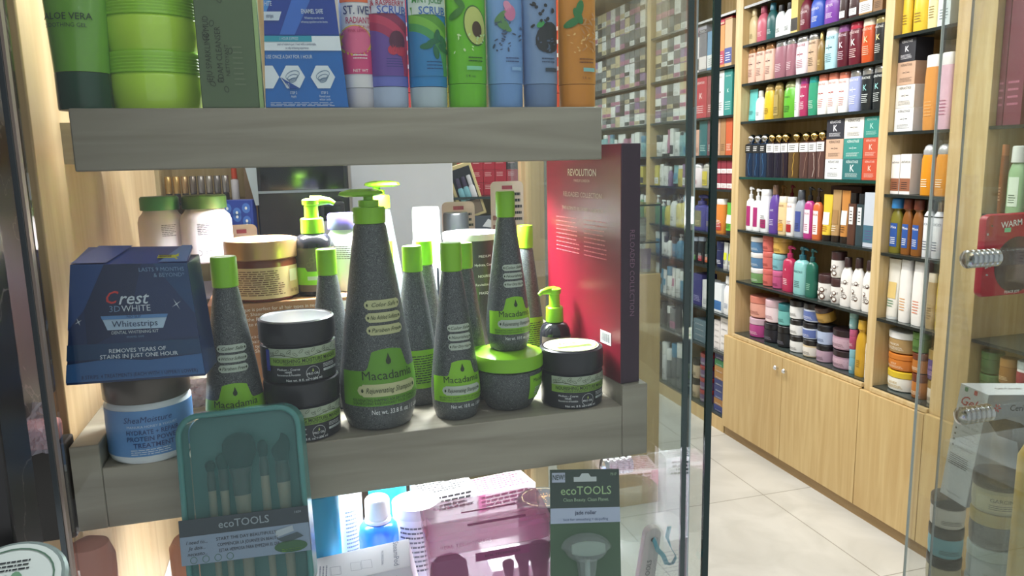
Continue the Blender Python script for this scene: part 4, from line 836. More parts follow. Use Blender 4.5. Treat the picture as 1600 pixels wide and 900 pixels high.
# ------------------------------------------------------------ tapered whitening kit carton on the blue jar
x0 = Vector((-.16, .775, 1.4955))
cr = root('whitening_strip_box', 'dark blue tapered whitening strips carton balanced on a blue cream jar', 'box', x0)
def loc(p): return tuple(Vector(p)-x0)
TL, TR, BR, BL = (-.2075, .800, 1.610), (-.1050, .800, 1.606), (-.0945, .775, 1.4962), (-.2170, .775, 1.4990)
BK = Vector((0, .036, .0))
NB = M('#16305e', .3); nb2 = M('#173468', .3)
def quadmap(TL, TR, BR, BL, e=.0006):
    TL, TR, BR, BL = [Vector(loc(p)) for p in (TL, TR, BR, BL)]; n = (TR-BL).cross(TL-BL).normalized()
    if n.y > 0: n = -n
    def f(u, v):      # u,v in 0..1
        a = BL+(BR-BL)*u; b = TL+(TR-TL)*u; return tuple(a+(b-a)*v+n*e)
    return f
g = G(); g.hexa([loc(p) for p in (TL, TR, BR, BL)], (.008, .037, .004), M('#16305e', .3)); g.build('carton', cr, bevel=.0008)
# sloping top panel with tear notch
t1, t2 = (-.199, .838, 1.6225), (-.103, .838, 1.6185)
g = G(); g.hexa([loc(t1), loc(t2), loc(TR), loc(TL)], (0, .002, -.002), M('#2c4a9a', .3)); lid = g.build('top_flap', cr)
g = G(); mp = quadmap(TL, TR, BR, BL); m2 = quadmap(TL, TR, BR, BL, .0012); m3 = quadmap(TL, TR, BR, BL, .0018)
g.poly(mp, [(0, .999), (.28, .999), (.12, .62), (0, .45)], M('#1b4480', .3)); g.poly(mp, [(.28, .999), (.6, .999), (.45, .45), (.15, .3), (.12, .62)], M('#11264e', .3))
g.poly(mp, [(.7, .999), (.999, .999), (.999, .55)], M('#17406e', .3)); g.poly(mp, [(0, .02), (.999, .02), (.999, .2), (.6, .17), (.3, .2), (0, .17)], M('#33639a', .35)); g.poly(mp, [(0, .17), (.3, .2), (.16, .06)], M('#1d467e', .3))
g.poly(m2, [(0, .2), (.999, .2), (.999, .33), (0, .33)], M('#153e66', .3))
LT = M('#6f90b4', .4); LW = M('#c9d6e2', .4)
def qt(g, m, s, x, y, h, col, mw, bold=0, shear=0): g.text(m, s, x, y, h, col, maxw=mw, bold=bold, shear=shear)
qt(g, m2, 'LASTS 9 MONTHS', .77, .945, .05, LT, .42); qt(g, m2, '& BEYOND*', .83, .895, .05, LT, .3)
g.text(m2, 'C', .325, .71, .15, M('#d03a3a', .3), shear=.3, bold=.008, sxs=.95); g.text(m2, 'rest', .505, .70, .15, LW, shear=.3, bold=.007, sxs=1.0, maxw=.34)
g.text(m2, '3D', .36, .615, .075, LT, maxw=.12); g.text(m2, 'WHITE', .53, .615, .075, LW, maxw=.25)
g.poly(m2, [(.25, .56), (.78, .56), (.73, .44), (.30, .44)], M('#b4cee6', .35)); g.poly(m3, [(.25, .56), (.78, .56), (.77, .53), (.26, .53)], M('#5a8cc4', .35))
m4 = quadmap(TL, TR, BR, BL, .0024); qt(g, m4, 'NO SLIP', .51, .546, .032, M('#173468', .4), .3); qt(g, m4, 'Whitestrips', .515, .485, .075, M('#16305e', .4), .40)
qt(g, m2, 'DENTAL WHITENING KIT', .51, .415, .038, LW, .36); qt(g, m2, 'ENAMEL SAFE', .51, .375, .022, LT, .2); qt(g, m2, '1 HOUR EXPRESS', .51, .305, .034, LT, .3)
qt(g, m3, 'REMOVES YEARS OF', .52, .262, .048, LW, .44, .0015); qt(g, m3, 'STAINS IN JUST ONE HOUR', .53, .215, .048, LW, .58, .0015)
qt(g, m2, '8 STRIPS: 4 TREATMENTS (EACH WITH 1 UPPER/1 LOWER)', .53, .055, .044, M('#152c58', .4), .84)
for cx_, cy_, s_ in ((.86, .64, .045), (.08, .52, .03)):
    for a in (.5, 2.07): g.poly(m2, [(cx_+s_*math.cos(a)*k1-.004*k2*math.sin(a), cy_+s_*1.2*math.sin(a)*k1+.004*k2*math.cos(a)) for k1, k2 in ((-1, 0), (0, 1), (1, 0), (0, -1))], LW)
# notch cut below the flap
g.poly(m2, [(.43, 1.0), (.56, 1.0), (.53, .975), (.495, .965), (.46, .975)], M('#0f2448', .4))
g.build('printed_face', cr)
g = G(); mt = quadmap(t1, t2, TR, TL, .0016); mt2 = quadmap(t1, t2, TR, TL, .0024); g.poly(mt, [(0, 0), (.3, 0), (.42, .99), (.1, .99)], M('#3c5aae', .3)); g.poly(mt, [(.75, 0), (.999, .0), (.999, .99), (.9, .99)], M('#5a80c4', .3))
g.poly(mt, [(.72, .22), (.88, .22), (.9, .12), (.95, .12), (.97, .3), (.94, .5), (.9, .5), (.88, .4), (.72, .4)], M('#cdd036', .4)); g.lines(mt2, .73, .87, .24, .38, 2, INK, .6); g.build('printed_top', lid)
# jar under it
r = root('cream_jar', 'light blue protein treatment jar with brown lid under the whitening carton', 'jar', (-.1595, .836, ZS), .12)
pr = [(.038, 0), (.040, .002), (.0415, .006), (.0415, .058), (.039, .062)]
G().lathe(pr, M('#dfe6ea', .35), 40).build('body', r)
G().lathe([(.0405, .0622), (.0418, .064), (.0418, .086), (.0405, .0885), (.001, .0888)], M('#5c5148', .32, .3), 40).build('lid', r)
g = G(); mp = WR(pr, 1, 1, .0004); mq = WR(pr, 1, 1, .0009); g.patch(mp, -.062, .062, .0085, .056, M('#5f94cf', .45), 24, 3); IB = M('#1f3f78', .5)
g.text(mq, 'SheaMoisture', .0, .0465, .0085, IB, maxw=.045, shear=.2); g.text(mq, 'MANUKA HONEY & YOGURT', .004, .0395, .0036, M('#c8dcf0', .5), maxw=.05)
for i, t in enumerate(('HYDRATE + REPAIR', 'PROTEIN POWER', 'TREATMENT')): g.text(mq, t, .004, .0335-.0068*i, .0068, IB, maxw=.05, bold=.0001)
g.lines(mq, -.018, .026, .010, .0165, 3, M('#d0e0f0', .5), .4); g.build('printed_label', r)

# ------------------------------------------------------------ back of the middle shelf
r = root('carton_box', 'brown carton with white printed text behind the black jars', 'box', (-.0245, 1.01, ZS), .02)
BW, BH = .172, BT-ZS-.0006
G().box(-BW/2, BW/2, -.045, .045, 0, BH, M('#a8744c', .5)).build('carton', r, bevel=.001)
g = G(); mp = FL(-.045); mq = FL(-.045, .001); W_ = M('#f4e8d8', .5)
for i, t in enumerate(('This masque is perfect for all hair types in need of moisture', 'and repair. Shampoo gently cleanses damaged hair while', 'the Repair Masque is an intense hair', 'treatment to mend and soften damaged hair silky smooth')):
    g.text(mp, t, .005, BH-.008-.0062*i, .0062, W_, maxw=.14)
for i, t in enumerate(('Macadamia Professional Nourishing', 'Repair Masque and Shampoo for all', 'hair types. Rinse out Repair Masque', 'and Shampoo. Repeat when needed')): g.text(mp, t, .0, BH-.042-.0062*i, .0062, W_, maxw=.11)
g.patch(mp, .07, .084, BH-.016, BH-.005, M('#f0ece4', .5), 1, 1); g.text(mp, 'Macadamia', -.076, .06, .014, W_, rot=PI/2, maxw=.07); g.build('printed_face', r)
# lilac carton carrying the supplement bottles
y_ = 1.085
ZL2 = hit(323, 411, 1, 1.06).z
r = root('carton_box', 'pale lilac carton with thin grey lettering under the supplement bottles', 'box', (-.1785, y_, 1.4304), 0)
G().box(-.055, .045, -.035, .035, 0, ZL2-1.431, M('#d6c8dc', .5)).build('carton', r, bevel=.001)
g = G(); mp = FL(-.035); K = M('#6a5a70', .5); HH = ZL2-1.4304
g.text(mp, 'ADAR', .012, HH-.030, .010, K); g.text(mp, 'KALÓS', .006, HH-.048, .020, K, maxw=.07); g.text(mp, 'EXPRESS', .016, HH-.064, .008, K, maxw=.05); g.lines(mp, -.03, .035, .01, HH-.075, 14, K, .3); g.build('printed_face', r)
def pill(label, x, y, z, rb, H, body, cap, rz, capr=.86, sq=2, frame=True):
    r = root('supplement_bottle', label, 'bottle', (x, y, z), rz, 'supplement bottles')
    pr = [(.95*rb, 0), (rb, .02*H), (rb, .62*H), (.93*rb, .70*H), (.78*rb, .755*H), (.72*rb, .80*H)]
    G().lathe(pr, body, 36, 1, 1, sq).build('body', r)
    G().lathe([(capr*rb, .80*H), (capr*rb*1.01, .805*H), (capr*rb, .975*H), (capr*rb*.93, H)], cap, 36).build('cap', r)
    g = G(); mq = WR(pr, 1, 1, .0006)
    g.lines(mq, -.75*rb, .3*rb, .42*H, .60*H, 7, M('#6a6068', .5), .4, seed=2)
    g.patch(mq, .48*rb, .62*rb, .06*H, .62*H, INK, 2, 3); g.lines(mq, .70*rb, 1.4*rb, .2*H, .6*H, 16, M('#5a5560', .5), .45, seed=7)
    if frame:
        for i in range(3): g.ring(mq, (-.62+.38*i)*rb, .16*H, .12*rb, .12*rb, .0006, INK, 14)
    g.patch(mq, .75*rb, 1.3*rb, .05*H, .13*H, M('#5a5560', .5), 2, 1)
    g.build('printed_label', r); return r
PK = M('#e4d8dc', .35)
pill('pale supplement bottle with dark green lid, right one on the lilac carton', hit(323, 360, 1, 1.085).x, 1.085, ZL2, .0325, zt(323, 304, 1.085)-ZL2, PK, M('#3c5f30', .4), 0, sq=2.6)
pill('pale supplement bottle with bright green lid, beside the wooden side wall', hit(268, 360, 1, 1.0845).x-.0115, 1.0845, ZL2, .0275, zt(268, 306, 1.0845)-ZL2, PK, M('#3a7a48', .4), .5, sq=2.3, frame=False)
pill('white supplement bottle with purple lid, glowing beside the largest bottle', hit(541, 400, 1, 1.02).x, 1.025, BT, .025, zt(541, 333, 1.025)-BT, M('#eceaf0', .35), M('#6a5aa8', .4), 0, frame=False)
pill('white vitamin bottle with white lid in front of the white column', .185, 1.10, ZS, .028, zt(668, 323, 1.10)-ZS, M('#e4e6e4', .35), M('#c8cac8', .4), -.2, .72, frame=False)
# clear jar with black lid
r = root('supplement_bottle', 'clear bottle with black lid behind the large dark jar', 'bottle', (.236, 1.13, ZS), 0); H = zt(737, 331, 1.13)-ZS
G().lathe([(.024, 0), (.026, .003), (.026, .72*H), (.019, .82*H), (.0165, .86*H)], M('#b8a4a0', .08, 0, .5), 32).build('body', r)
G().lathe([(.0185, .862*H), (.0195, .864*H), (.0195, .985*H), (.018, H)], M('#26282a', .3), 28).build('lid', r)
# large dark jar; lamp light on the lid is painted in as near-white
r = root('mask_jar', 'large dark jar with lid painted white as if lit, behind the raised shampoo bottle', 'jar', (.237, 1.035, ZS), 0); H = zt(745, 364, 1.01)-ZS
G().lathe([(.036, 0), (.038, .003), (.039, H-.010)], M('#3a3c38', .25), 36).build('body', r); G().lathe([(.0395, H-.010), (.040, H-.008), (.040, H-.001), (.038, H)], M('#dfe0dc', .3), 36).build('lid', r)
g = G(); mq = WR([(.0385, 0), (.0392, H)], 1, 1, .0006)
for i, v in enumerate((.84, .78, .70, .64, .58)): g.text(mq, ('MEDIUM', 'Hydrate, Coarse', 'NOURISH', 'Revitalize Hair', 'MASQUE')[i], .01, v*H, .005, WTXT, maxw=.03)
g.build('printed_label', r)
# gold lidded brown jar on the brown carton
xx = hit(410, 420, 1, .99)
r = root('cream_jar', 'wide amber brown jar with gold lid standing on the brown carton', 'jar', (xx.x, 1.005, BT), .12); H = zt(410, 377, .96)-BT; rb = .0445
pr = [(.92*rb, 0), (.98*rb, .003), (rb*.98, .62*H), (.93*rb, .68*H)]
G().lathe(pr, M('#6e3424', .2), 40).build('body', r); G().lathe([(.98*rb, .68*H), (rb*1.02, .70*H), (rb*1.02, .93*H), (rb, .985*H), (.9*rb, H)], M('#c49a6c', .32, .55), 40).build('lid', r)
g = G(); mp = WR(pr, 1, 1, .0004); mq = WR(pr, 1, 1, .0009); BN = M('#6a4020', .5); g.patch(mp, -1.2*rb, 1.25*rb, .05*H, .56*H, M('#dcbc8c', .45), 20, 2)
g.lines(mq, -1.0*rb, .55*rb, .10*H, .52*H, 12, BN, .4); g.patch(mq, .68*rb, 1.0*rb, .3*H, .5*H, M('#ece0c8', .5), 4, 1); g.text(mq, 'FAIR TRADE', .84*rb, .14*H, .006, BN, maxw=.3*rb); g.build('printed_label', r)
# pink blister cards at the back
def card(label, corners, col, name, extra=None, grp=None):
    pass
def pink_card(label, x0p, x1p, ytp, y, zb, slot, grp='pale pink blister cards'):
    a = hit(x0p, ytp, 1, y); b = hit(x1p, ytp, 1, y); wd = b.x-a.x; h = a.z-zb
    r = root('blister_card', label, 'card', ((a.x+b.x)/2, y, zb), 0, group=grp)
    g = G(); c = .008; pts = [(-wd/2, 0), (wd/2, 0), (wd/2, h-c)]+[(wd/2-c+c*math.cos(t), h-c+c*math.sin(t)) for t in (.4, .8, 1.2)]+[(wd/2-c, h), (-wd/2+c, h)]+[(-wd/2+c-c*math.sin(t), h-c+c*math.cos(t)) for t in (.4, .8, 1.2)]+[(-wd/2, h-c)]
    n = len(pts); v = [(p, yy, q) for yy in (-.001, .001) for p, q in pts]; g.add(v, [tuple(range(n))[::-1][::-1], tuple(range(n, 2*n))[::-1]]+[(i, (i+1) % n, n+(i+1) % n, n+i) for i in range(n)], M('#e6ccc0', .45)); g.build('card', r)
    g = G(); mp = FL(-.001); g.patch(mp, -wd*.16, wd*.16, h-.013, h-.007, M('#a04050', .5), 1, 1); g.patch(mp, wd*.02, wd*.45, h*.35, h*.72, M('#e0a08c', .5), 1, 1)
    mq = FL(-.001, .001); g.disc(mq, wd*.2, h*.55, wd*.12, wd*.16, M('#c87868', .5), 10, .5); g.disc(mq, wd*.34, h*.47, wd*.1, wd*.15, M('#d88c78', .5), 10, -.4)
    g.lines(mp, wd*.02, wd*.46, h*.74, h-.016, 5, INK, .45, seed=4); g.lines(mp, wd*.04, wd*.45, h*.22, h*.32, 4, M('#5a3040', .5), .4); g.lines(mp, -wd*.45, -.04*wd, h*.5, h*.8, 5, M('#a06058', .5), .5); g.build('printed_face', r)
pink_card('pale pink card with slot, upright beside the pale wood post', 766, 817, 284, 1.21, ZS, 1)
pink_card('pale pink card half hidden by the clear bottle with black lid', 690, 741, 316, 1.19, ZS, 1)
pink_card('rounded white-pink card peeping out above the gold lidded jar', 352, 401, 352, 1.19, ZS, 0)
# swatch pouch with little bottles, hanging further back
a = hit(727, 294, 1, 2.47); r = root('sample_pouch', 'beige framed pouch of three sample bottles, hanging tilted near red cartons', 'pouch', a, rot=(0, math.radians(-17), 0)); r.scale = (1.63, 1.63, 1.63)
g = G(); g.box(-.027, .027, -.002, .002, -.062, .05, M('#d8c890', .5)); g.build('frame', r, bevel=.004)
g = G(); mp = FL(-.002, .0007); g.patch(mp, -.021, .021, -.056, .042, M('#22262c', .3), 1, 1); mq = FL(-.002, .0014); g.patch(mq, -.02, .02, -.056, -.028, M('#8a7864', .5), 1, 1); g.build('picture_window', r)
for i, c in enumerate(('#3a3450', '#3a3450', '#c8c8cc')):
    g = G(); g.lathe([(.0055, -.024), (.006, -.02), (.006, .0), (.0035, .004)], M('#7ab4c0' if i < 2 else '#dcdce0', .3), 14, 1, .5, cx=-.012+.012*i, cy=-.006); g.lathe([(.0045, .004), (.0045, .022), (.0035, .024)], M(c, .3), 14, 1, .6, cx=-.012+.012*i, cy=-.006); g.build('sample_bottle', r)
# ------------------------------------------------------------ red gift box
N = Vector((.3635, .806)); ang = math.radians(6.5)
r = root('gift_box', 'tall wine red boxed collection standing on the right end of the shelf', 'box', (N.x, N.y, 1.4304), 0)
HB = zt(969, 224, .806)-1.4304; D = .20; T = .0255
r.rotation_euler = (0, 0, ang)
G().box(0, T, 0, D, 0, HB, M('#34102c', .4)).build('spine', r, bevel=.0008)
G().box(-.0006, .0002, .0006, D-.0006, .0006, HB-.0006, M('#740f22', .36)).build('cover', r)
g = G(); mp = lambda u, v: (-.0012, D-u, v); GW = M('#d8b8a8', .4); q = D*.52
g.text(mp, 'REVOLUTION', q, HB-.034, .0125, M('#eadfd0', .4), maxw=.085, bold=.0003); g.text(mp, 'MAKEUP LONDON', q, HB-.044, .005, GW)
g.text(mp, 'RELOADED COLLECTION', q, HB-.062, .009, GW, maxw=.12); g.text(mp, 'THE ULTIMATE RELOADED COLLECTION', q, HB-.080, .006, GW, maxw=.11)
g.lines(mp, .03, .10, HB-.14, HB-.09, 9, M('#c06068', .4), .25); g.lines(mp, .11, .17, HB-.14, HB-.09, 9, M('#c06068', .4), .25, seed=5)
g.add([mp(a_, b_) for a_, b_ in ((D-.048, .042), (D-.022, .042), (D-.022, .058), (D-.048, .058))], [(0, 1, 2, 3)], WHITE)
for i in range(9): g.add([(-.0018, D-(D-.045+.0024*i+a_), b_) for a_, b_ in ((0, .045), (.0011, .045), (.0011, .056), (0, .056))], [(0, 1, 2, 3)], INK)
g.build('printed_cover', r)
g = G(); mp = FL(0, .0008); g.text(mp, 'RELOADED COLLECTION', T*.55, HB*.47, .009, M('#8a6078', .4), rot=-PI/2, maxw=.13); g.build('spine_lettering', r)

# ============================================================ UPPER SHELF STOCK
def X1(px, y, py=120): return hit(px, py, 1, y).x
# aloe tube
y = .836; xc = X1(130, y); r = root('cosmetic_tube', 'translucent green aloe tube standing on a dark green cap at the left', 'tube', (xc, y, ZU), 0)
wd = X1(175, y)-X1(86, y); rings = []
for t in [0, .1, .3, .6, .9, 1]:
    sx = wd/2*(.98+.30*t); sy = .024*(1-.93*t); rings.append([(sx*math.cos(2*PI*j/28), sy*math.sin(2*PI*j/28), .0345+.16*t) for j in range(28)])
G().loft(rings, M('#6ea838', .22, 0, 0, .4)).build('body', r); G().lathe([(.96, 0), (.98, .002), (.98, .034)], M('#1f4a34', .25), 28, wd/2, .024).build('cap', r)
g = G(); mp = lambda u, v: (u, -.0245*(1-.93*(v-.0345)/.16)*math.sqrt(max(0, 1-(u/(wd*.58))**2))-.0012, v); K = M('#24421a', .5); g.text(mp, 'ALOE VERA', -.004, .0845, .0088, K, maxw=.042, bold=.0002); g.text(mp, 'SOOTHING GEL', -.006, .0765, .0055, K, maxw=.036); g.build('lettering', r)
# green jars stack
y = .866
for i, (lb, yb, yt_) in enumerate((('bottom one of the stacked translucent green jars with ribbed lids', 168, 85), ('middle one of the stacked translucent green jars', 85, 6), ('top one of the stacked translucent green jars, cut by the picture', 6, -70))):
    z0 = hit(245, yb, 1, y-.05).z if i else ZU; 
    if i == 0: Zb = ZU
    h = [.0555, .053, .053][i]; r = root('gel_jar', lb, 'jar', (X1(246, y), y, Zb), .3*i, 'stacked translucent green jars'); Zb += h+.0003
    rb = (X1(327, .84)-X1(165, .84))/2*1.0
    G().lathe([(.92*rb, 0), (.945*rb, .002), (.985*rb, .3*h), (.99*rb, .58*h), (.97*rb, .62*h), (.95*rb, .64*h)], M('#c0ec4c', .12, 0, 0, .5), 44).build('body', r)
    g = G(); pr = [(.98*rb, .64*h), (1.0*rb, .65*h)]
    for k in range(5): pr += [(1.0*rb, (.67+.055*k)*h), (.988*rb, (.69+.055*k)*h)]
    pr += [(1.0*rb, .96*h), (.98*rb, h), (.2*rb, h*1.0-.0006)]; g.lathe(pr, M('#9cd63c', .15, 0, 0, .4), 44).build('lid', r)
# mud cleanser box
y = .805; xa, xb = X1(312, y), X1(402, y); r = root('carton_box', 'dark green mud foam cleanser carton beside the green jars', 'box', ((xa+xb)/2, y+.022, ZU), 0); w_ = xb-xa
G().box(-w_/2, w_/2, -.022, .022, 0, .19, M('#566a4a', .5)).build('carton', r, bevel=.0008); G().box(w_/2+.0002, w_/2+.0042, -.02, .022, 0, .19, M('#a4c080', .5)).build('side_panel', r)
g = G(); mp = FL(-.022); K = M('#2a3622', .5); g.text(mp, 'JEJU SPARKLING MUD', -w_*.32, .055, .0075, K, rot=PI/2, maxw=.062); g.text(mp, 'FOAM CLEANSER', -w_*.13, .050, .0075, K, rot=PI/2, maxw=.052); g.text(mp, 'NETTOYANT', .0, .045, .005, K, rot=PI/2); g.lines(mp, w_*.1, w_*.3, .02, .06, 8, M('#6a7a5c', .5), .3)
for i in range(9): g.ring(mp, rnd.uniform(-.4, .4)*w_, rnd.uniform(.01, .12), .0022, .0032, .0006, K, 10, rnd.uniform(0, 3))
g.build('printed_face', r)
# upright whitening box
y = .803; r = root('whitening_strip_box', 'bright blue whitening strips carton standing on the upper shelf', 'box', (0, y, ZU), 0)
a, b, c, d_ = [hit(px, py, 1, y) for px, py in ((411, -30), (519, -30), (545, 167), (415, 167))]
r.location = (d_.x, y, ZU); x0 = Vector(r.location); TLu, TRu, BRu, BLu = (a.x, y, a.z), (b.x, y, b.z), (c.x, y, ZU), (d_.x, y, ZU)
G().hexa([loc(p) for p in (TLu, TRu, BRu, BLu)], (0, .045, 0), M('#1c6ab8', .35)).build('carton', r, bevel=.0006)
g = G(); mp = quadmap(TLu, TRu, BRu, BLu); m2 = quadmap(TLu, TRu, BRu, BLu, .0012); m3 = quadmap(TLu, TRu, BRu, BLu, .0018)
g.poly(mp, [(0, .58), (.999, .58), (.999, .999), (0, .999)], M('#1c3f98', .35)); g.poly(m2, [(.2, .58), (.5, .999), (.8, .999), (.4, .58)], M('#3a6cc4', .35)); g.poly(m2, [(0, .999), (.2, .999), (0, .7)], M('#4a90d4', .35))
g.poly(m2, [(0, .455), (.999, .455), (.999, .57), (0, .57)], M('#e4ecf0', .4)); g.poly(m3, [(0, .525), (.62, .525), (.62, .57), (0, .57)], M('#2a9ab0', .4)); m4 = quadmap(TLu, TRu, BRu, BLu, .0024)
g.text(m3, 'est', .06, .92, .10, LW, bold=.006, shear=.3, maxw=.2); g.text(m3, 'HITE', .06, .82, .05, LW, maxw=.14); g.poly(m3, [(-.0, .76), (.24, .76), (.2, .69), (0, .69)], LW); g.text(m4, 'strips', .08, .725, .045, nb2, maxw=.14)
g.text(m3, 'ENAMEL SAFE', .66, .76, .05, LW, maxw=.46, bold=.002); g.text(m3, 'Whitestrips use the same', .68, .71, .026, LW, maxw=.44); g.text(m3, 'whitening ingredient as the dentist.', .68, .68, .026, LW, maxw=.52)
g.text(m3, '100%', .8, .90, .05, LW, maxw=.15); g.text(m3, 'GUARANTEE', .8, .865, .022, LW, maxw=.15)
g.text(m4, '1 HOUR EXPRESS', .32, .547, .032, LW, maxw=.42); g.text(m3, 'years of stains in just 1 hour with a comfortable,', .42, .505, .026, nb2, maxw=.76); g.text(m3, 'no slip whitening experience', .42, .475, .026, nb2, maxw=.5)
g.text(m2, 'USE ONCE A DAY FOR 1 HOUR', .31, .405, .042, LW, maxw=.62, bold=.001)
for cx_ in (.02, .34, .72):
    pts = [(max(.0, cx_+(.155)*math.cos(PI*k/3)), .245+.105*math.sin(PI*k/3)) for k in range(6)]; g.poly(m2, pts, M('#dfe8ee', .4))
    if cx_ > .1:
        for k in range(3): g.ring(m3, cx_, .26-.02*k, .09-.02*k, .035-.008*k, .006, M('#5a7898', .4), 16, .2)
g.poly(m3, [(.19, .245), (.30, .15), (.42, .155), (.25, .22)], M('#1c4a98', .4)); g.text(m4, '60', .27, .175, .05, LW, maxw=.08)
for cx_, a_, b_ in ((.34, 'STEP 2', 'Apply'), (.72, 'STEP 3', 'Reveal your')): g.text(m2, a_, cx_, .118, .03, LW, maxw=.16, bold=.001); g.text(m2, b_, cx_, .09, .028, LW, maxw=.2)
g.text(m2, 'whiter smile', .72, .065, .028, LW, maxw=.2); g.lines(m2, .06, .95, .01, .045, 3, LW, .35); g.build('printed_face', r)
# scrub tubes: (label, x0, x1, body, cap, art)
def big_tube(label, px0, px1, body, cap, capz, art, y=.826, grow=.04, grp='scrub tubes on the upper shelf'):
    xa, xb = X1(px0, y-.015), X1(px1, y-.015); wd = xb-xa; r = root('scrub_tube', label, 'tube', ((xa+xb)/2, y, ZU), 0, grp)
    rings = []; H = .175; sy0 = .0185
    SX = lambda t: wd/2*(1-.02*t+grow*t); SY = lambda t: sy0*(1-.9*t*t)
    for t in [0, .08, .2, .35, .5, .65, .8, .92, 1]: rings.append([(SX(t)*math.cos(2*PI*j/32), SY(t)*math.sin(2*PI*j/32), capz+(H-capz)*t) for j in range(32)])
    G().loft(rings, M(body, .26)).build('body', r); G().lathe([(.93, 0), (.965, .002), (.975, capz-.0005)], M(cap, .3), 32, wd/2, sy0).build('cap', r)
    def mk(e):
        def f(u, v):
            t = max(0, (v-capz)/(H-capz)); return (u, -SY(t)*math.sqrt(max(0, 1-(u/(SX(t)*1.002))**2))-e, v)
        return f
    g = G(); art(g, mk(.0006), mk(.0012), mk(.0018), wd, r); g.build('printed_label', r)
    return r
def clipx(pts, w): return [(max(-w*.49, min(w*.49, a)), b) for a, b in pts]
def arcs(g, mp, w, cols, cx, cz):
    for i, c in enumerate(cols):
        rr = .062-.008*i
        mi = (lambda k_: lambda u, v: tuple(a+b for a, b in zip(mp(u, v), (0, -.00013*k_, 0))))(i)
        g.patch(mi, -w*.48, min(w*.48, cx+rr), .032, lambda u: cz+math.sqrt(max(0, rr*rr-(u-cx)**2)) if abs(u-cx) < rr else .033, M(c, .35), 14, 6)
def a_lemon(g, mp, mq, mr, w, r):
    g.patch(mp, -w*.48, w*.48, .034, .058, M('#d8487c', .35), 10, 3); g.patch(mp, -w*.48, w*.48, .105, .14, M('#e06a3c', .35), 10, 2)
    g.disc(mp, -w*.1, .067, .017, .0155, M('#e8c040', .4), 24); g.disc(mq, -w*.1, .0675, .0155, .0138, M('#e0688c', .4), 24)
    for k in range(6): g.patch(mr, -w*.1, -w*.1+.0006, .0675, .068, M('#f4b0c0', .4), 1, 1)
    g.text(mr, 'ST. IVES', .001, .0965, .012, M('#28306a', .4), maxw=w*.86, bold=.0003); g.text(mr, 'RADIANT', .0, .0865, .009, M('#b02858', .4), maxw=w*.7, bold=.0003); g.text(mr, 'SCRUB', .006, .0805, .004, M('#b02858', .4)); g.text(mr, 'PINK LEMON', .0, .0765, .0042, M('#b02858', .4), maxw=w*.6); g.lines(mr, -w*.2, w*.3, .048, .054, 2, WHITE, .3); g.text(mr, 'NET WT', 0, .037, .004, WHITE)
def a_pom(g, mp, mq, mr, w, r):
    arcs(g, mp, w, ['#8a2c50', '#c03c5c', '#a83058', '#6a4a9a'], -w*.6, .04)
    g.patch(mq, -w*.48, w*.48, .094, .135, M('#cfd0dc', .4), 8, 2)
    for i, (t, s) in enumerate((('POMEGRANATE', .0078), ('& RASPBERRY', .0078))): g.text(mr, t, 0, .1115-.0075*i, s, M('#b02040', .4), maxw=w*.86, bold=.0004)
    g.text(mr, 'SCRUB', .004, .097, .011, M('#4060b8', .4), maxw=w*.75, bold=.0006)
    g.disc(mr, w*.2, .066, .0085, .011, M('#5a2440', .4), 16); g.disc(mr, w*.08, .0575, .0055, .005, M('#c03048', .4), 12); g.disc(mr, w*.3, .0565, .006, .005, M('#b82c48', .4), 12); g.lines(mq, -w*.1, w*.4, .04, .05, 4, M('#3a3a80', .4), .3)
def a_mint(g, mp, mq, mr, w, r):
    arcs(g, mp, w, ['#5a9a30', '#78b83c', '#4c9a54', '#2f80b8'], -w*.6, .04)
    g.patch(mq, -w*.48, w*.48, .094, .135, M('#cfdcd0', .4), 8, 2); g.text(mr, 'MINT JULEP', 0, .108, .0085, M('#2f8a38', .4), maxw=w*.8, bold=.0004); g.text(mr, 'SCRUB', .004, .0975, .011, M('#2f6ab8', .4), maxw=w*.7, bold=.0006)
    for a, (dx, dz) in ((.4, (-.004, .004)), (2.3, (.008, .006)), (1.5, (.002, .010)), (-.6, (.009, -.002)), (-1.4, (.0, -.006)), (3.3, (-.01, 0))): g.disc(mr, w*.16+dx, .062+dz, .0072, .0032, M('#1f6a44', .4), 12, a)
    g.lines(mq, -w*.1, w*.4, .038, .048, 3, M('#104070', .4), .3)
def splash(g, mr, w, col, z0, n, seed):
    q = random.Random(seed)
    for i in range(n): g.disc(mr, q.uniform(-.4, .4)*w, z0+q.uniform(-.006, .014), q.uniform(.0008, .0028), q.uniform(.0004, .0012), M(col, .3), 7, q.uniform(0, 3))
def a_avo(g, mp, mq, mr, w, r):
    g.disc(mp, w*.16, .084, .0125, .021, M('#3f6a1c', .4), 26, .12); g.disc(mq, w*.16, .084, .0115, .0195, M('#c4cc70', .4), 26, .12); g.disc(mr, w*.2, .080, .0055, .0085, M('#4a3420', .3), 18, .1)
    for a, dx, dz in ((.7, -.3, .0), (2.2, -.22, .012)): g.disc(mr, w*dx, .096+dz, .009, .0035, M('#3a7a20', .4), 12, a)
    splash(g, mr, w, '#c8e8a0', .062, 16, 2); g.lines(mr, -w*.05, w*.4, .046, .053, 2, M('#1c4a10', .4), .35); g.patch(mr, -w*.1, w*.3, .0385, .0425, M('#8ad8a8', .4), 4, 1); g.text(mr, '5 fl. oz.', .0, .032, .0038, M('#1c4a10', .4))
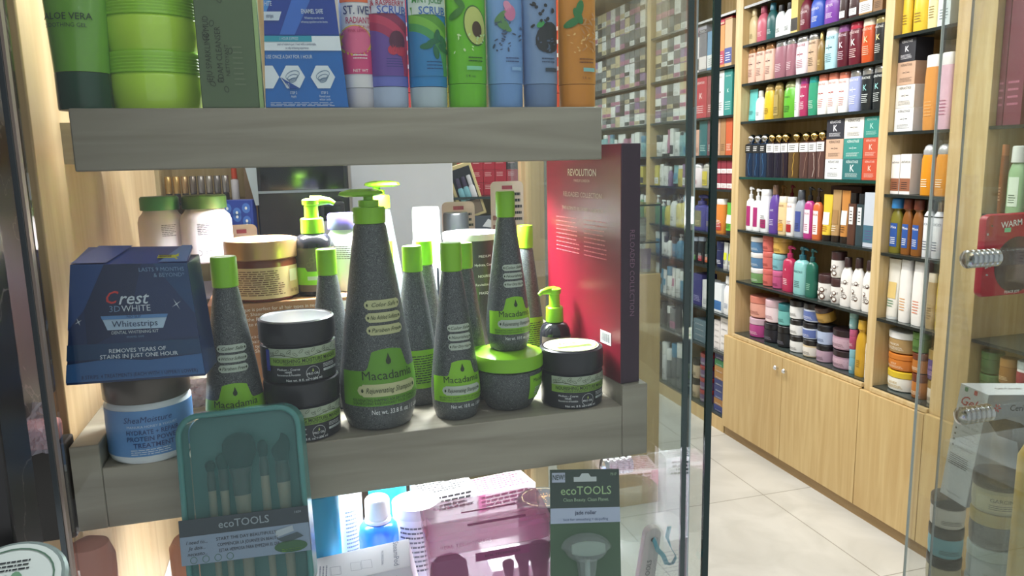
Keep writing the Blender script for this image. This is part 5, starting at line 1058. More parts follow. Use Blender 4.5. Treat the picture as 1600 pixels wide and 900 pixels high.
def a_rose(g, mp, mq, mr, w, r):
    g.disc(mr, w*.06, .098, .0065, .0085, M('#d0789c', .4), 16); g.disc(mr, w*.0, .105, .004, .006, M('#e094b0', .4), 12, .5)
    for a, dx, dz in ((-.9, -.12, .088), (.8, -.2, .094), (-.5, -.1, .083)): g.disc(mr, w*dx, dz, .0085, .0032, M('#5a8a50', .4), 12, a)
    splash(g, mr, w, '#40506c', .064, 18, 4); splash(g, mr, w, '#40506c', .08, 8, 14); g.lines(mr, -w*.1, w*.36, .046, .053, 2, M('#3a4a78', .4), .35); g.patch(mr, .06*w, w*.36, .0385, .042, M('#90b8e0', .4), 4, 1)
def a_coal(g, mp, mq, mr, w, r):
    g.disc(mq, .1*w, .074, .0125, .017, M('#2c2e30', .5), 14, -.5); g.disc(mq, .16*w, .066, .0115, .009, M('#2c2e30', .5), 12, .2)
    q = random.Random(3)
    for i in range(22): g.disc(mr, q.uniform(-.35, .3)*w, q.uniform(.085, .122), q.uniform(.001, .0032), q.uniform(.001, .0028), M('#26282a', .5), 6, q.uniform(0, 3))
    g.disc(mr, -.1*w, .087, .005, .003, M('#3f9a4c', .4), 10, .6); splash(g, mr, w, '#506078', .062, 12, 6); g.lines(mr, -w*.1, w*.38, .046, .053, 2, M('#3a4a68', .4), .35); g.patch(mr, 0, w*.38, .0375, .0415, M('#3a4654', .4), 4, 1)
def a_gin(g, mp, mq, mr, w, r):
    for a, dx, dz in ((.5, -.25, .090), (2.0, -.1, .097), (1.3, -.05, .105)): g.disc(mr, w*dx, dz, .0095, .0042, M('#2f7a3c', .4), 12, a)
    q = random.Random(5)
    for i in range(26): g.disc(mr, q.uniform(.0, .4)*w, q.uniform(.062, .10), q.uniform(.001, .005), q.uniform(.0005, .0012), M('#c89050', .5), 7, q.uniform(0, 3))
    splash(g, mr, w, '#f0c070', .064, 14, 8); g.lines(mr, -w*.1, w*.4, .046, .053, 2, M('#7a4010', .4), .35); g.patch(mr, .0*w, w*.36, .038, .042, M('#90c8c0', .4), 4, 1); g.text(mr, '5 fl. oz.', .1*w, .031, .0038, M('#7a4010', .4))
big_tube('white and pink lemon radiant scrub tube next to the blue carton', 537, 590, '#dfdcdc', '#c9c6cc', .0205, a_lemon, .828)
big_tube('lilac tube with pomegranate and raspberry print', 580, 641, '#6a70c0', '#aebcd4', .0215, a_pom, .8235)
big_tube('blue and green mint scrub tube with pale cap', 643, 702.5, '#2c84c0', '#b4c4cc', .0215, a_mint, .8235)
big_tube('bright green tube with halved avocado picture', 704, 765, '#6cc020', '#6cc020', .025, a_avo, .8235)
big_tube('pale blue tube with pink rose bud picture', 767.5, 822.5, '#7aa2d4', '#6f98cc', .025, a_rose, .8235)
big_tube('grey-blue tube with black charcoal picture', 824, 876.5, '#7e98bc', '#6c84a8', .025, a_coal, .8235)
big_tube('orange tube with green leaves, last on the upper shelf', 881, 937, '#d48a2c', '#d88a28', .025, a_gin, .8235)
big_tube('red tube peeping through behind the pomegranate and mint tubes', 628, 668, '#e04040', '#e04848', .02, lambda g, *a: g.lines(a[0], -.01, .01, .04, .1, 4, WHITE, .3), .875, .02)
big_tube('yellow tube peeping through behind the mint and avocado tubes', 690, 726, '#e8c040', '#e8c850', .02, lambda g, *a: g.lines(a[0], -.01, .01, .04, .1, 4, WHITE, .3), .875, .02)
big_tube('orange-red tube peeping through left of the last orange tube', 862, 900, '#e05a30', '#e05a30', .02, lambda g, *a: g.lines(a[0], -.01, .01, .04, .1, 4, WHITE, .3), .875, .02)

# ============================================================ LOWER DISPLAY
# teal see-through brush case leaning on the shelf front
TEAL = film('teal_clear_plastic', '#6aa8a4', .16, .12); TEALB = M('#4f8f8c', .3)
ec = root('brush_case', 'teal see-through case of makeup brushes leaning against the middle shelf', 'case', (-.0654, .7235, 1.2743), rot=(math.radians(-12.9), math.radians(-3.5), math.radians(-10.2)))
def rrect(w, h, r_, n=6, z0=0):
    p = []
    for cx_, cz_, a0 in ((w/2-r_, h-r_, 0), (-w/2+r_, h-r_, PI/2), (-w/2+r_, r_, PI), (w/2-r_, r_, 1.5*PI)):
        for k in range(n+1): a = a0+PI/2*k/n; p.append((cx_+r_*math.cos(a), cz_+r_*math.sin(a)+z0))
    return p
EW, EH = .122, .192
def shell(g, w, h, r_, ys, m, z0=0):
    rings = [[(x, y, z) for x, z in rrect(w-2*i_, h-2*i_, max(.002, r_-i_), z0=z0+i_)] for y, i_ in ys]
    g.loft(rings, m)
# rim frame: hollow loop, front lens, back tray
g = G(); o_, i_ = rrect(EW, EH, .022), rrect(EW-.011, EH-.011, .017, z0=.0055); n = len(o_)
v = [(x, y, z) for y in (.002, .026) for x, z in o_]+[(x, y, z) for y in (.002, .026) for x, z in i_]
g.add(v, [f for k in range(n) for f in ((k, (k+1) % n, n+(k+1) % n, n+k), (2*n+k, 3*n+k, 3*n+(k+1) % n, 2*n+(k+1) % n), (k, 2*n+k, 2*n+(k+1) % n, (k+1) % n), (n+k, n+(k+1) % n, 3*n+(k+1) % n, 3*n+k))], M('#4f8f8b', .22))
g.build('rim', ec, bevel=.002)
g = G(); shell(g, EW-.012, EH-.012, .017, ((.004, 0), (-.0, .003), (-.0015, .008)), TEAL, .006); g.build('clear_lid', ec)
g = G(); shell(g, EW-.012, EH-.012, .017, ((.0262, 0), (.028, .002), (.0285, .006)), M('#5c8886', .4), .006); g.build('tray', ec)
FER = M('#4a4440', .35); HAN = M('#a89880', .5); BR1 = M('#171214', .9)
def brush(x, ztip, wh, hh, wf, hf, wd_, tilt=0, slant=0, fan=1):
    b = root_child = bpy.data.objects.new('makeup_brush', None); COL.objects.link(b); b.parent = ec; b.location = (x, .015, 0); b.rotation_euler = (0, tilt, 0)
    z1 = ztip-hh; g = G(); n = 18; rings = []
    for t, k in ((0, .62), (.2, .8), (.45, 1), (.7, .98), (.86, .8), (.95, .5), (1, .12)):
        rings.append([(wh/2*k*math.cos(2*PI*j/n), min(.009, wh/2*.8)*k*math.sin(2*PI*j/n), z1+hh*t+slant*math.cos(2*PI*j/n)*t*wh) for j in range(n)])
    g.loft(rings, BR1); g.build('bristles', b)
    G().lathe([(wf/2, z1-hf), (wf/2*1.05, z1-hf*.4), (wh*.33, z1+.001)], FER, 16).build('ferrule', b)
    G().lathe([(.0015, .004), (wd_*.35, .008), (wd_*.48, z1-hf-.02), (wf/2*.95, z1-hf)], HAN, 14).build('handle', b)
brush(-.0335, .143, .010, .012, .008, .018, .008); brush(-.0215, .149, .013, .017, .009, .020, .008); brush(-.004, .168, .034, .036, .017, .026, .014)
brush(.019, .158, .011, .018, .009, .018, .009); brush(.037, .158, .019, .024, .014, .020, .012, slant=.25)
# paper band
g = G(); g.box(-EW/2-.001, EW/2+.001, -.0035, -.0025, .047, .0905, M('#3c4850', .5)); g.box(-EW/2-.001, EW/2+.001, -.0035, -.0025, .047, .047, M('#3c4850', .5)) if 0 else None
bd = g.build('paper_band', ec)
g = G(); mp = FL(-.0035); mq = FL(-.0035, .001); g.patch(mp, -EW/2-.0008, EW/2+.0008, .0472, .0745, M('#8fa2b8', .5), 1, 1)
g.text(mq, 'ecoTOOLS', 0, .0825, .0105, M('#9aa8b0', .4), maxw=.05, bold=.0001)
for i, t in enumerate(('START THE DAY BEAUTIFULLY', 'COMMENCER LA JOURNÉE EN BEAUTÉ', 'ESTAR HERMOSA PARA EMPEZAR EL DÍA')): g.text(mq, t, .0015+.001*i, .069-.0056*i, .0044, INK, maxw=.058)
for i, t in enumerate(('I need to...', 'Je dois...', 'necesito...')): g.text(mq, t, -.046, .0685-.0056*i, .0048, INK, maxw=.024, shear=.3)
for i in range(4): g.ring(mq, -.050+.0115*i, .0515, .0034, .0034, .0005, M('#4a7a5c', .5), 14)
g.disc(mq, .043, .0535, .016, .0058, M('#3d6a44', .5), 20); g.poly(mq, [(.030, .062), (.05, .0665), (.056, .062), (.038, .057)], M('#4a5a60', .5)); g.poly(mq, [(.030, .0635), (.047, .068), (.046, .0735), (.029, .070)], M('#b8c4cc', .5)); g.lines(mq, .034, .056, .0485, .052, 2, LIME, .4); g.text(mq, '1604', .052, .086, .0035, M('#9aa8b0', .4)); g.build('printed_face', bd)
# green backed roller card
jr = root('blister_card', 'dark green card with clear blister holding a pale jade roller', 'card', (.2848, .7215, 1.1502), rot=(math.radians(-18.5), math.radians(5.7), math.radians(-3.5)))
CW, CH = .085, .2
g = G(); g.box(-CW/2, CW/2, 0, .0012, -.06, CH, M('#47664a', .45)); g.build('card', jr)
g = G(); mp = FL(0); mq = FL(0, .001); mr = FL(0, .0015); g.patch(mp, -CW/2, CW/2, .155, CH, M('#34463f', .45), 1, 1); g.patch(mq, -CW/2, CW/2, .1395, .1565, M('#b9c4dc', .5), 1, 1)
g.patch(mq, -CW/2+.002, -CW/2+.018, CH-.0145, CH-.0035, M('#b4bcd0', .5), 1, 1); g.text(mr, 'NEW!', -CW/2+.010, CH-.009, .0085, M('#2c4038', .5), maxw=.0145, bold=.0003)
g.poly(mq, [(-.014, CH-.0085), (-.007, CH-.0085), (-.004, CH-.0045), (.004, CH-.0045), (.007, CH-.0085), (.014, CH-.0085), (.014, CH-.014), (-.014, CH-.014)], M('#c8d0d0', .5))
g.text(mq, 'ecoTOOLS', .001, .1755, .0135, M('#a0c08c', .4), maxw=.062, bold=.0001); g.text(mq, 'Clean Beauty. Clean Planet.', .001, .1655, .0055, M('#a8c4a0', .4), maxw=.056); g.text(mr, 'jade roller', .0, .151, .0062, M('#24345c', .5), bold=.0002); g.text(mr, 'best for: smoothing + de-puffing', .0, .1435, .0042, M('#54648c', .5), maxw=.056); g.text(mq, '7517', .035, CH-.006, .004, M('#a8c4a0', .4))
g.patch(mq, .022, .0415, .060, .077, M('#2c3a3a', .5), 1, 1); g.text(mr, '100%', .0318, .0725, .0058, WTXT, maxw=.016); g.text(mr, 'JADE', .0318, .0655, .0058, WTXT, maxw=.016); g.build('printed_face', jr)
BL_ = film('clear_blister', '#c8d4d0', .32, .06); g = G(); n = 26
sh = [(.030*math.cos(a)*(1 if math.sin(a) > -.2 else .86), .112+.0165*math.sin(a)) for a in [2*PI*k/n for k in range(n)]]
g.loft([[(x*k, -y_, .112+(z-.112)*k) for x, z in sh] for y_, k in ((.0, 1.0), (.006, .97), (.012, .82), (.0145, .5), (.015, .1))], BL_)
g.loft([[(x*k, -y_, z) for x, z in ((-.012, .1), (.012, .1), (.009, .08), (.008, -.05), (-.008, -.05), (-.009, .08))] for y_, k in ((0, 1), (.008, .9), (.010, .5))], BL_); g.build('blister', jr)
g = G(); g.lathe([(.0001, -.021), (.005, -.020), (.0075, -.012), (.0085, 0), (.0075, .012), (.005, .020), (.0001, .021)], M('#9db3a4', .15), 22); g.v = [(z, -.009+y*.0+x*.45, .112+y) for x, y, z in g.v]; g.build('jade_roller_head', jr)
G().tube([(0, -.005, .1), (0, -.005, .05), (0, -.005, -.04)], [.003, .0038, .0045], M('#a9bcb4', .25), 12).build('handle', jr)
# pink clear brush case
PINKC = film('pink_clear_plastic', '#e884bc', .42, .08)
pk = root('brush_case', 'pink see-through box case holding black makeup brushes', 'case', (.1936, .7901, 1.2793), rot=(math.radians(6.6), math.radians(-2.9), math.radians(-3.5)))
PW, PD = .15, .078
def pbox(g, x0, x1, y0, y1, z0, z1, m, r_=.010, ins=.004):
    def ring(z, q):
        a, b, c, d2 = x0+q, x1-q, y0+q, y1-q; rr = r_; p = []
        for cx_, cy_, s in ((b-rr, d2-rr, 0), (a+rr, d2-rr, 1), (a+rr, c+rr, 2), (b-rr, c+rr, 3)):
            for k in range(6): t = PI/2*(s+k/5); p.append((cx_+rr*math.cos(t), cy_+rr*math.sin(t), z))
        return p
    g.loft([ring(z0, ins), ring(z0+ins, 0), ring(z1-ins, 0), ring(z1, ins)], m)
g = G(); pbox(g, -PW/2, PW/2, 0, PD, -.028, 0, PINKC); g.build('lid', pk)
g = G(); pbox(g, -PW/2+.001, PW/2-.001, .001, PD-.001, -.2, -.0285, PINKC); g.build('case_body', pk)
g = G(); mt = FL(0, .0006); mk = M('#a03a78', .4); g.patch(mt, -.02, .045, -.040, -.0285, mk, 1, 1); g.text(FL(0, .0012), 'REAL TECHNIQUES', .012, -.0342, .005, M('#5a1c44', .4), maxw=.05); g.text(mt, 'REAL TECHNIQUES', -.03, -.014, .007, M('#c880a8', .4), maxw=.06)
mt = TOP(0, .0006); g.patch(mt, -.025, .045, .012, .017, mk, 1, 1); g.patch(mt, -.028, .04, .040, .043, M('#b04a84', .4), 1, 1); g.text(mt, 'REAL TECHNIQUES', -.035, .058, .007, M('#c880a8', .4), maxw=.05); g.build('printed_strip', pk)
def brush2(x, y, ztip, wh, hh, wf, par, tilt=0):
    b = bpy.data.objects.new('makeup_brush', None); COL.objects.link(b); b.parent = par; b.location = (x, y, 0); b.rotation_euler = (0, tilt, 0)
    z1 = ztip-hh; g = G(); n = 20
    g.loft([[(wh/2*k*math.cos(2*PI*j/n), wh/2*k*.75*math.sin(2*PI*j/n), z1+hh*t) for j in range(n)] for t, k in ((0, .55), (.25, .85), (.55, 1), (.8, .93), (.93, .6), (1, .15))], M('#241c22', .9)); g.build('bristles', b)
    G().lathe([(wf/2, -.19), (wf/2*.9, z1-.03), (wf/2*1.1, z1+.001)], M('#6a3a50', .3), 16).build('handle', b)
brush2(-.048, .022, -.040, .047, .065, .026, pk, .03); brush2(.022, .02, -.060, .015, .018, .010, pk); brush2(.0405, .02, -.0475, .020, .023, .012, pk); brush2(.061, .02, -.043, .032, .030, .020, pk)
# white steam styler carton lying tilted
st = root('carton_box', 'white hair styler carton lying tilted between the teal and pink cases', 'box', (.0480, .8665, 1.203), rot=(math.radians(20), math.radians(-8.2), math.radians(-9)))
SW, SD = .122, .044
G().box(-SW/2, SW/2, 0, SD, -.09, 0, M('#e6eaf2', .45)).build('carton', st, bevel=.0008)
g = G(); mt = TOP(0, .0005); K = M('#7f8aa0', .5)
g.text(mt, 'SteamPod', SW*.36, SD*.55, .0095, K, rot=-PI/2, maxw=SD*.86); g.text(mt, 'PROFESSIONAL', SW*.22, SD*.5, .004, K, rot=-PI/2, maxw=SD*.5)
for a, b in ((-.26, .1), (-.25, -.01), (-.05, .0), (.06, -.005)): g.ring(mt, a*SW, SD*.4, .008, .010, .0004, K, 4, .78)
g.lines(lambda u, v: mt(-SW*.38+v, u+SD*.45), -SD*.3, SD*.3, -.006, .006, 3, K, .4); mf = FL(0)
for i in range(5): g.add([mf(-SW*.3+i*.026, -.01), mf(-SW*.3+i*.026+.0004, -.01), mf(-SW*.3+i*.026+.0004, -.08), mf(-SW*.3+i*.026, -.08)], [(0, 1, 2, 3)], K)
g.build('printed_face', st)
# bottles on the lit floor
def XL(px, y, py=800): return hit(px, py, 1, y).x
def simple(name, label, cat, px, y, H_px_top, r_, prof, m, cap=None, capm=None, grp=None, zb=ZL):
    r = root(name, label, cat, (XL(px, y), y, zb), 0, grp); H = zt(px, H_px_top, y)-zb
    G().lathe([(a*r_, b*H) for a, b in prof], m, 36).build('body', r)
    if cap: G().lathe([(a*r_, b*H) for a, b in cap], capm, 28).build('cap', r)
    return r, H
simple('lotion_bottle', 'turquoise bottle standing beside the teal brush case', 'bottle', 498, .95, 760, .026, [(.95, 0), (1, .02), (1, .93), (.9, .97)], M('#1e9fd0', .3), [(.8, .97), (.8, 1)], M('#1e9fd0', .3), 'blue bottles on the lit shelf floor')
simple('lotion_bottle', 'cyan bottle behind the deep blue bottle with white cap', 'bottle', 607, 1.11, 745, .029, [(.95, 0), (1, .02), (1, .93), (.9, .97)], M('#1aaed8', .3), [(.8, .97), (.8, 1)], M('#1aaed8', .3), 'blue bottles on the lit shelf floor')
simple('lotion_bottle', 'deep blue round-shouldered bottle with white screw cap', 'bottle', 590, 1.003, 777, .0275, [(.95, 0), (1, .03), (1, .72), (.95, .78), (.8, .81), (.6, .82)], M('#2a74e0', .22), [(.6, .82), (.66, .822), (.66, .845), (.54, .85), (.54, .87), (.64, .875), (.62, .985), (.55, 1)], M('#eef0f4', .35), 'blue bottles on the lit shelf floor')
rr_, H = simple('lotion_bottle', 'white bottle with small print between the turquoise and blue bottles', 'bottle', 538, 1.06, 745, .026, [(.95, 0), (1, .03), (1, .9), (.8, .96)], M('#e8e8ec', .3), [(.6, .96), (.6, 1)], M('#d8d8dc', .3))
g = G(); mq = WR([(.026, 0), (.026, H)], 1, 1, .0006); g.lines(mq, .0, .02, .1*H, .8*H, 24, M('#8a8a92', .5), .4); g.disc(mq, -.006, .30*H, .004, .004, M('#d8d830', .5), 14); g.text(WR([(.026, 0), (.026, H)], 1, 1, .0012), 'V', -.006, .30*H, .006, M('#2a7a30', .5)); g.build('printed_label', rr_)
rr_, H = simple('cream_jar', 'white jar with small print half behind the pink case', 'jar', 650, 1.04, 782, .034, [(.95, 0), (1, .03), (1, .9)], M('#e2e2e6', .3), [(1.02, .9), (1.02, 1), (.9, 1.01)], M('#c8c8ce', .3))
g = G(); mq = WR([(.034, 0), (.034, H)], 1, 1, .0006); g.lines(mq, -.03, .02, .4*H, .85*H, 10, M('#50505a', .5), .4); g.build('printed_label', rr_)
# dark jar with gold flecks
p = hit(852, 760, 1, 1.02); r = root('mask_jar', 'black jar with gold-flecked lid behind the roller card', 'jar', (p.x-.005, 1.02, 1.115), 0); G().lathe([(.034, 0), (.037, .004), (.037, .055)], M('#26282e', .3), 36).build('body', r); G().lathe([(.0385, .0555), (.0385, .077), (.036, .080), (.001, .080)], M('#1c1c20', .3), 36).build('lid', r)
g = G(); mt = TOP(.080, .0006); q = random.Random(4); g.ring(mt, 0, 0, .031, .031, .001, M('#c8b890', .3, .5), 32)
for i in range(60): a = q.uniform(0, 2*PI); b = q.uniform(0, .026); g.disc(mt, b*math.cos(a), b*math.sin(a), .0012, .0008, M('#c09060', .3, .5), 5)
g.build('lid_print', r)
tb = root('carton_box', 'flat white carton under the gold-flecked jar', 'box', (.285, 1.02, ZL), 0); G().box(-.045, .045, -.045, .045, 0, 1.1145-ZL, M('#e4dfe4', .45)).build('carton', tb)
G().lines(FL(-.045), -.035, .035, .01, .05, 6, M('#8a8090', .5), .35).build('printed_face', tb)
# text cartons lying at the back
for px, py, y, ang_, wd, col, lb, ink in ((655, 760, 1.09, -12, .09, '#eeecf0', 'white carton with upside-down black print below the shelf', '#202020'), (745, 756, 1.12, -8, .10, '#f0dce6', 'pale pink carton with dark print below the shelf', '#703050')):
    a = hit(px+40, py, 1, y); r = root('carton_box', lb, 'box', (a.x, y, ZL), math.radians(8)); hh = a.z-ZL
    G().box(-wd/2, wd/2, -.02, .04, 0, hh, M(col, .45)).build('carton', r, bevel=.0006); g = G(); g.lines(TOP(hh), -wd*.45, wd*.45, -.016, .036, 7, M(ink, .5), .5, seed=px); g.lines(FL(-.02), -wd*.45, wd*.45, hh-.03, hh-.004, 4, M(ink, .5), .5, seed=px+1)
    if col == '#f0dce6': g.patch(FL(-.02), -wd*.5, -wd*.38, hh-.03, hh-.002, M('#d878a8', .5), 1, 1)
    g.build('printed_face', r)
# peach and pink jars at the lower left
simple('cream_jar', 'peach jar half hidden left of the teal brush case', 'jar', 300, .84, 840, .026, [(.95, 0), (1, .02), (1, .85)], M('#e8a878', .4), [(1.02, .85), (1.02, .97), (.85, 1)], M('#e0946c', .4), 'jars at the lower left')
simple('cream_jar', 'dusty pink round-topped jar beside the window edge', 'jar', 132, .775, 842, .022, [(.95, 0), (1, .02), (1, .85)], M('#b06c60', .4), [(1.02, .85), (1.02, .93), (.8, .98), (.3, 1)], M('#c08070', .4), 'jars at the lower left')
# wooden comb-like handle with turquoise ribbon
a = hit(1020, 822, 1, .80); r = root('bath_brush', 'pale wooden brush handle with turquoise ribbon at the glass corner', 'brush', a, rot=(math.radians(8), math.radians(4), 0))
g = G(); pts = [(.011*math.cos(t), .011*math.sin(t)-.011) for t in [PI*k/10 for k in range(11)]]+[(-.012, -.1), (.012, -.1)]; n = len(pts)
g.add([(x, y_, z) for y_ in (-.005, .005) for x, z in pts], [tuple(range(n)), tuple(range(n, 2*n))[::-1]]+[(k, n+k, n+(k+1) % n, (k+1) % n) for k in range(n)], M('#d8ccc8', .45)); hd = g.build('handle', r, bevel=.001)
g = G(); g.disc(FL(-.005), 0, -.016, .003, .003, M('#6a5c58', .6), 14); g.text(FL(-.005), 'TOOLS', .0, -.06, .009, M('#70686a', .5), rot=PI/2); g.build('printed_mark', r)
def ribbon(pts, wd, m, parent):
    g = G(); v = []; 
    for x, y_, z, a in pts: v += [(x-wd/2*math.cos(a), y_, z-wd/2*math.sin(a)), (x+wd/2*math.cos(a), y_, z+wd/2*math.sin(a))]
    g.add(v, [(2*k, 2*k+1, 2*k+3, 2*k+2) for k in range(len(pts)-1)], m); o = g.build('ribbon', parent); s = o.modifiers.new('thick', 'SOLIDIFY'); s.thickness = .0006; return o
ribbon([(0, -.006, -.014, 1.2), (.006, -.010, -.028, .6), (.014, -.011, -.036, .5), (.022, -.009, -.050, .4), (.032, -.006, -.056, 0), (.038, -.004, -.046, -1.2), (.030, -.001, -.034, -.9), (.024, .002, -.020, -.3), (.026, .004, -.006, 0)], .006, M('#5ab8c8', .35), r)
# small white carton on the floor of the shop side of the glass
# ------------------------------------------------------------ plastic wrapped pack left, below the marble
PLW = film('clear_wrap', '#dcd4e0', .35, .1)
r = root('wrapped_pack', 'pink soap in crinkled clear wrap between marble and carton', 'package', (-.2435, .80, 1.436), 0)
g = G(); q = random.Random(8); g.box(-.030, .008, -.02, .02, 0, .022, M('#b4746c', .5)); g.build('soap_bar', r, bevel=.005)
def crinkle(name, parent, x0, x1, z0, z1, y, amp, m, seed):
    q = random.Random(seed); g = G(); nx, nz = 12, 12; v = [(x0+(x1-x0)*i/nx, y+q.uniform(-amp, amp), z0+(z1-z0)*j/nz) for i in range(nx+1) for j in range(nz+1)]
    g.add(v, [(i*(nz+1)+j, (i+1)*(nz+1)+j, (i+1)*(nz+1)+j+1, i*(nz+1)+j+1) for i in range(nx) for j in range(nz)], m); o = g.build(name, parent, flat=True); s = o.modifiers.new('thick', 'SOLIDIFY'); s.thickness = .0004; return o
crinkle('plastic_wrap', r, -.032, .010, .0, .050, -.026, .0035, PLW, 1)
a = hit(275, 645, 2, 1.405); b = hit(328, 645, 2, 1.405)
r2 = root('wrapped_pack', 'white soap bar with red print in clear wrap, between blue jar and first shampoo bottle', 'package', ((a.x+b.x)/2, a.y+.03, ZS), 0)
G().box(-.022, .016, -.012, .012, 0, .030, M('#e8dce2', .45)).build('soap_bar', r2, bevel=.004); G().lines(FL(-.012), -.018, .012, .006, .026, 4, M('#c04858', .5), .4, seed=3).build('printed_label', r2)
crinkle('plastic_wrap', r2, -.025, .019, .0, .036, -.017, .0025, PLW, 5)
struct('trim_6', G().box(-.40, -.231, .80, .83, 1.335, 1.435, M('#3b3733', .5)), bevel=.002)
for i, (px, py, lb) in enumerate(((25, 905, 'upper flat tin with green and white lid in clear wrap'), (35, 945, 'lower flat tin with green and white lid in clear wrap'))):
    a = hit(px, py, 1, .56); r = root('flat_tin', lb, 'tin', (a.x-.005, .56, a.z-.012), 0, 'wrapped tins at the lower left corner', rot=(math.radians(25), 0, 0))
    G().lathe([(.036, 0), (.038, .002), (.038, .010), (.036, .012), (.001, .012)], M('#8a9894', .35, .3), 36).build('tin', r)
    g = G(); mt = TOP(.012, .0006); g.disc(mt, 0, 0, .034, .034, M('#d4dcd6', .4), 32); mt = TOP(.012, .0012); g.ring(mt, 0, 0, .030, .030, .0012, M('#50705c', .5), 30)
    for k in range(5): g.disc(mt, -.012+.006*k, -.004+.006*(k % 2), .008, .004, M('#6f9878', .5), 12, .6*k)
    g.lines(mt, -.012, .016, .010, .02, 3, INK, .4); g.build('lid_print', r)
# ============================================================ SHOP BEHIND THE DISPLAY
# small wall rack with lipsticks
r = root('wall_rack', 'pale wooden rack holding lipsticks left behind the display', 'rack', (0, 0, 0))
G().box(-.37, -.335, 2.19, 2.45, 1.2, 2.2, WOODU).build('side_panel', r, bevel=.002); G().box(-.335, -.02, 2.42, 2.45, 1.2, 2.2, WOODU).build('back_panel', r)
for z in (1.605, 1.30): G().box(-.334, -.125, 2.19, 2.42, z-.008, z, M('#2a3030', .15)).build('glass_shelf', r)
G().box(-.124, -.085, 2.19, 2.45, 1.2, 2.2, M('#7c6244', .5)).build('side_post', r)
for i in range(8):
    x = -.318+.0205*i; c = ['#c8a060', '#c8a060', '#b89468', '#8a7c70', '#9a9088', '#a89c90', '#8c8480', '#a09890'][i]
    r = root('lipstick', f'{("gold", "gold", "bronze", "taupe", "silver", "champagne", "grey", "pearl")[i]} capped lipstick, {ORD[i]} from the left in the rack row', 'lipstick', (x, 2.215, 1.6053), 0, 'lipsticks in the rack')
    G().lathe([(.008, 0), (.0085, .002), (.0085, .022)], M('#3a3434', .3), 14).build('base', r); G().lathe([(.0085, .0225), (.009, .024), (.009, .066), (.008, .068)], M(c, .22, .6), 14).build('cap', r)
for i, (x, c, h) in enumerate(((-.300, '#c8a058', .05), (-.274, '#c09850', .056))):
    r = root('lipstick', ('left', 'right')[i]+' gold capped lipstick standing in front of the rack row', 'lipstick', (x, 2.197+.0, 1.3003+.0), 0, 'lipsticks in the rack')
    G().lathe([(.008, 0), (.009, .002), (.009, .15)], M('#e0c8a0', .3), 14).build('base', r); G().lathe([(.009, .151), (.0095, .152), (.0095, .22+h*.3), (.008, .224+h*.3)], M(c, .22, .6), 14).build('cap', r)
for i, (x, z, c, h, lb) in enumerate(((-.150, 1.6053, '#d85030', .09, 'orange-red capped bottle at the rack end'), (-.1335, 1.3003, '#b83040', .27, 'dark red bottle below the orange-red one'), (-.158, 1.3003, '#8a94c8', .28, 'lavender bottle below the orange-red one'), (-.18, 1.3003, '#d8dce4', .26, 'white bottle under the rack shelf'))):
    r = root('nail_polish_bottle', lb, 'bottle', (x, 2.215, z), 0, 'small bottles in the rack'); G().lathe([(.009, 0), (.0105, .003), (.0105, h*.6), (.006, h*.64)], M(c if i else '#e8e0e0', .2), 16).build('body', r); G().lathe([(.0075, h*.64), (.008, h*.65), (.007, h)], M(c, .3), 16).build('cap', r)
# blue dotted packs
xx = hit(365, 320, 1, 2.0)
for i, (dx, z, c, lb) in enumerate(((0, 1.44, '#24409a', 'navy blue dotted pack standing behind the supplement bottles'), (-.03, 1.44, '#d8e4dc', 'pale green and white carton before the blue dotted pack'))):
    r = root('carton_box', lb, 'box', (xx.x+dx+(.0 if i else .012), 2.0-.055*i, z-.04), -.2); w_ = .075-.03*i; h = .215-.01*i-.03*i
    G().box(-w_/2, w_/2, -.02, .02, 0, h, M(c, .4)).build('carton', r, bevel=.002); g = G(); mp = FL(-.02, .001)
    if i == 0:
        for k in range(10): g.disc(mp, (-.3+.3*(k % 3))*w_, h-.02-.021*(k//3+.5*(k % 2)), .010, .0125, M('#4a78c8', .4), 14)
        mq = FL(-.02, .0016)
        for k in range(10): g.disc(mq, (-.3+.3*(k % 3))*w_, h-.02-.021*(k//3+.5*(k % 2)), .003, .004, WHITE, 8)
    else: g.text(mp, 'care', 0, h*.6, .014, M('#3a9aa8', .4)); g.patch(mp, -w_*.4, w_*.4, h*.85, h*.9, INK, 1, 1); g.patch(mp, .1*w_, w_*.45, h*.1, h*.5, M('#c8d84a', .4), 1, 1)
    g.build('printed_face', r)
ct = root('counter', 'dark wooden cash counter behind the display', 'counter', (0, 0, 0)); G().box(-.33, .40, 1.86, 2.10, 0, 1.395, M('#5a4c44', .5)).build('base', ct, bevel=.003); G().box(-.34, .41, 1.85, 2.12, 1.3955, 1.3998, M('#8a7c84', .4)).build('worktop', ct)
# monitor and terminal
mn = root('monitor', 'large black monitor seen from the side behind the lime pump bottle', 'monitor', (0, 2.115, 1.40), 0); 
xa = hit(400, 300, 1, 2.0).x; xb = hit(545, 300, 1, 2.0).x
mn.location = ((xa+xb)/2+.001, 2.0, 1.40); w_ = (xb-xa)/2
G().box(-w_, w_, .0, .05, .075, .33, M('#1b2026', .22)).build('screen_housing', mn, bevel=.004); G().box(-w_+.012, w_-.012, -.0015, -.0003, .235, .315, M('#0e1216', .08)).build('screen', mn); G().box(-w_-.006, w_+.006, -.004, .0, .228, .234, M('#8a949c', .3)).build('bezel_edge', mn)
G().box(-w_*.5, w_*.6, .0, .07, .0, .074, M('#23272c', .3)).build('stand', mn, bevel=.003)
g = G(); g.hexa([(-w_-.022, -.03, .30), (-w_+.004, -.006, .30), (-w_+.004, -.006, .20), (-w_-.004, -.012, .20)], (0, .006, 0), M('#aab4b8', .3)); g.build('side_flap', mn)
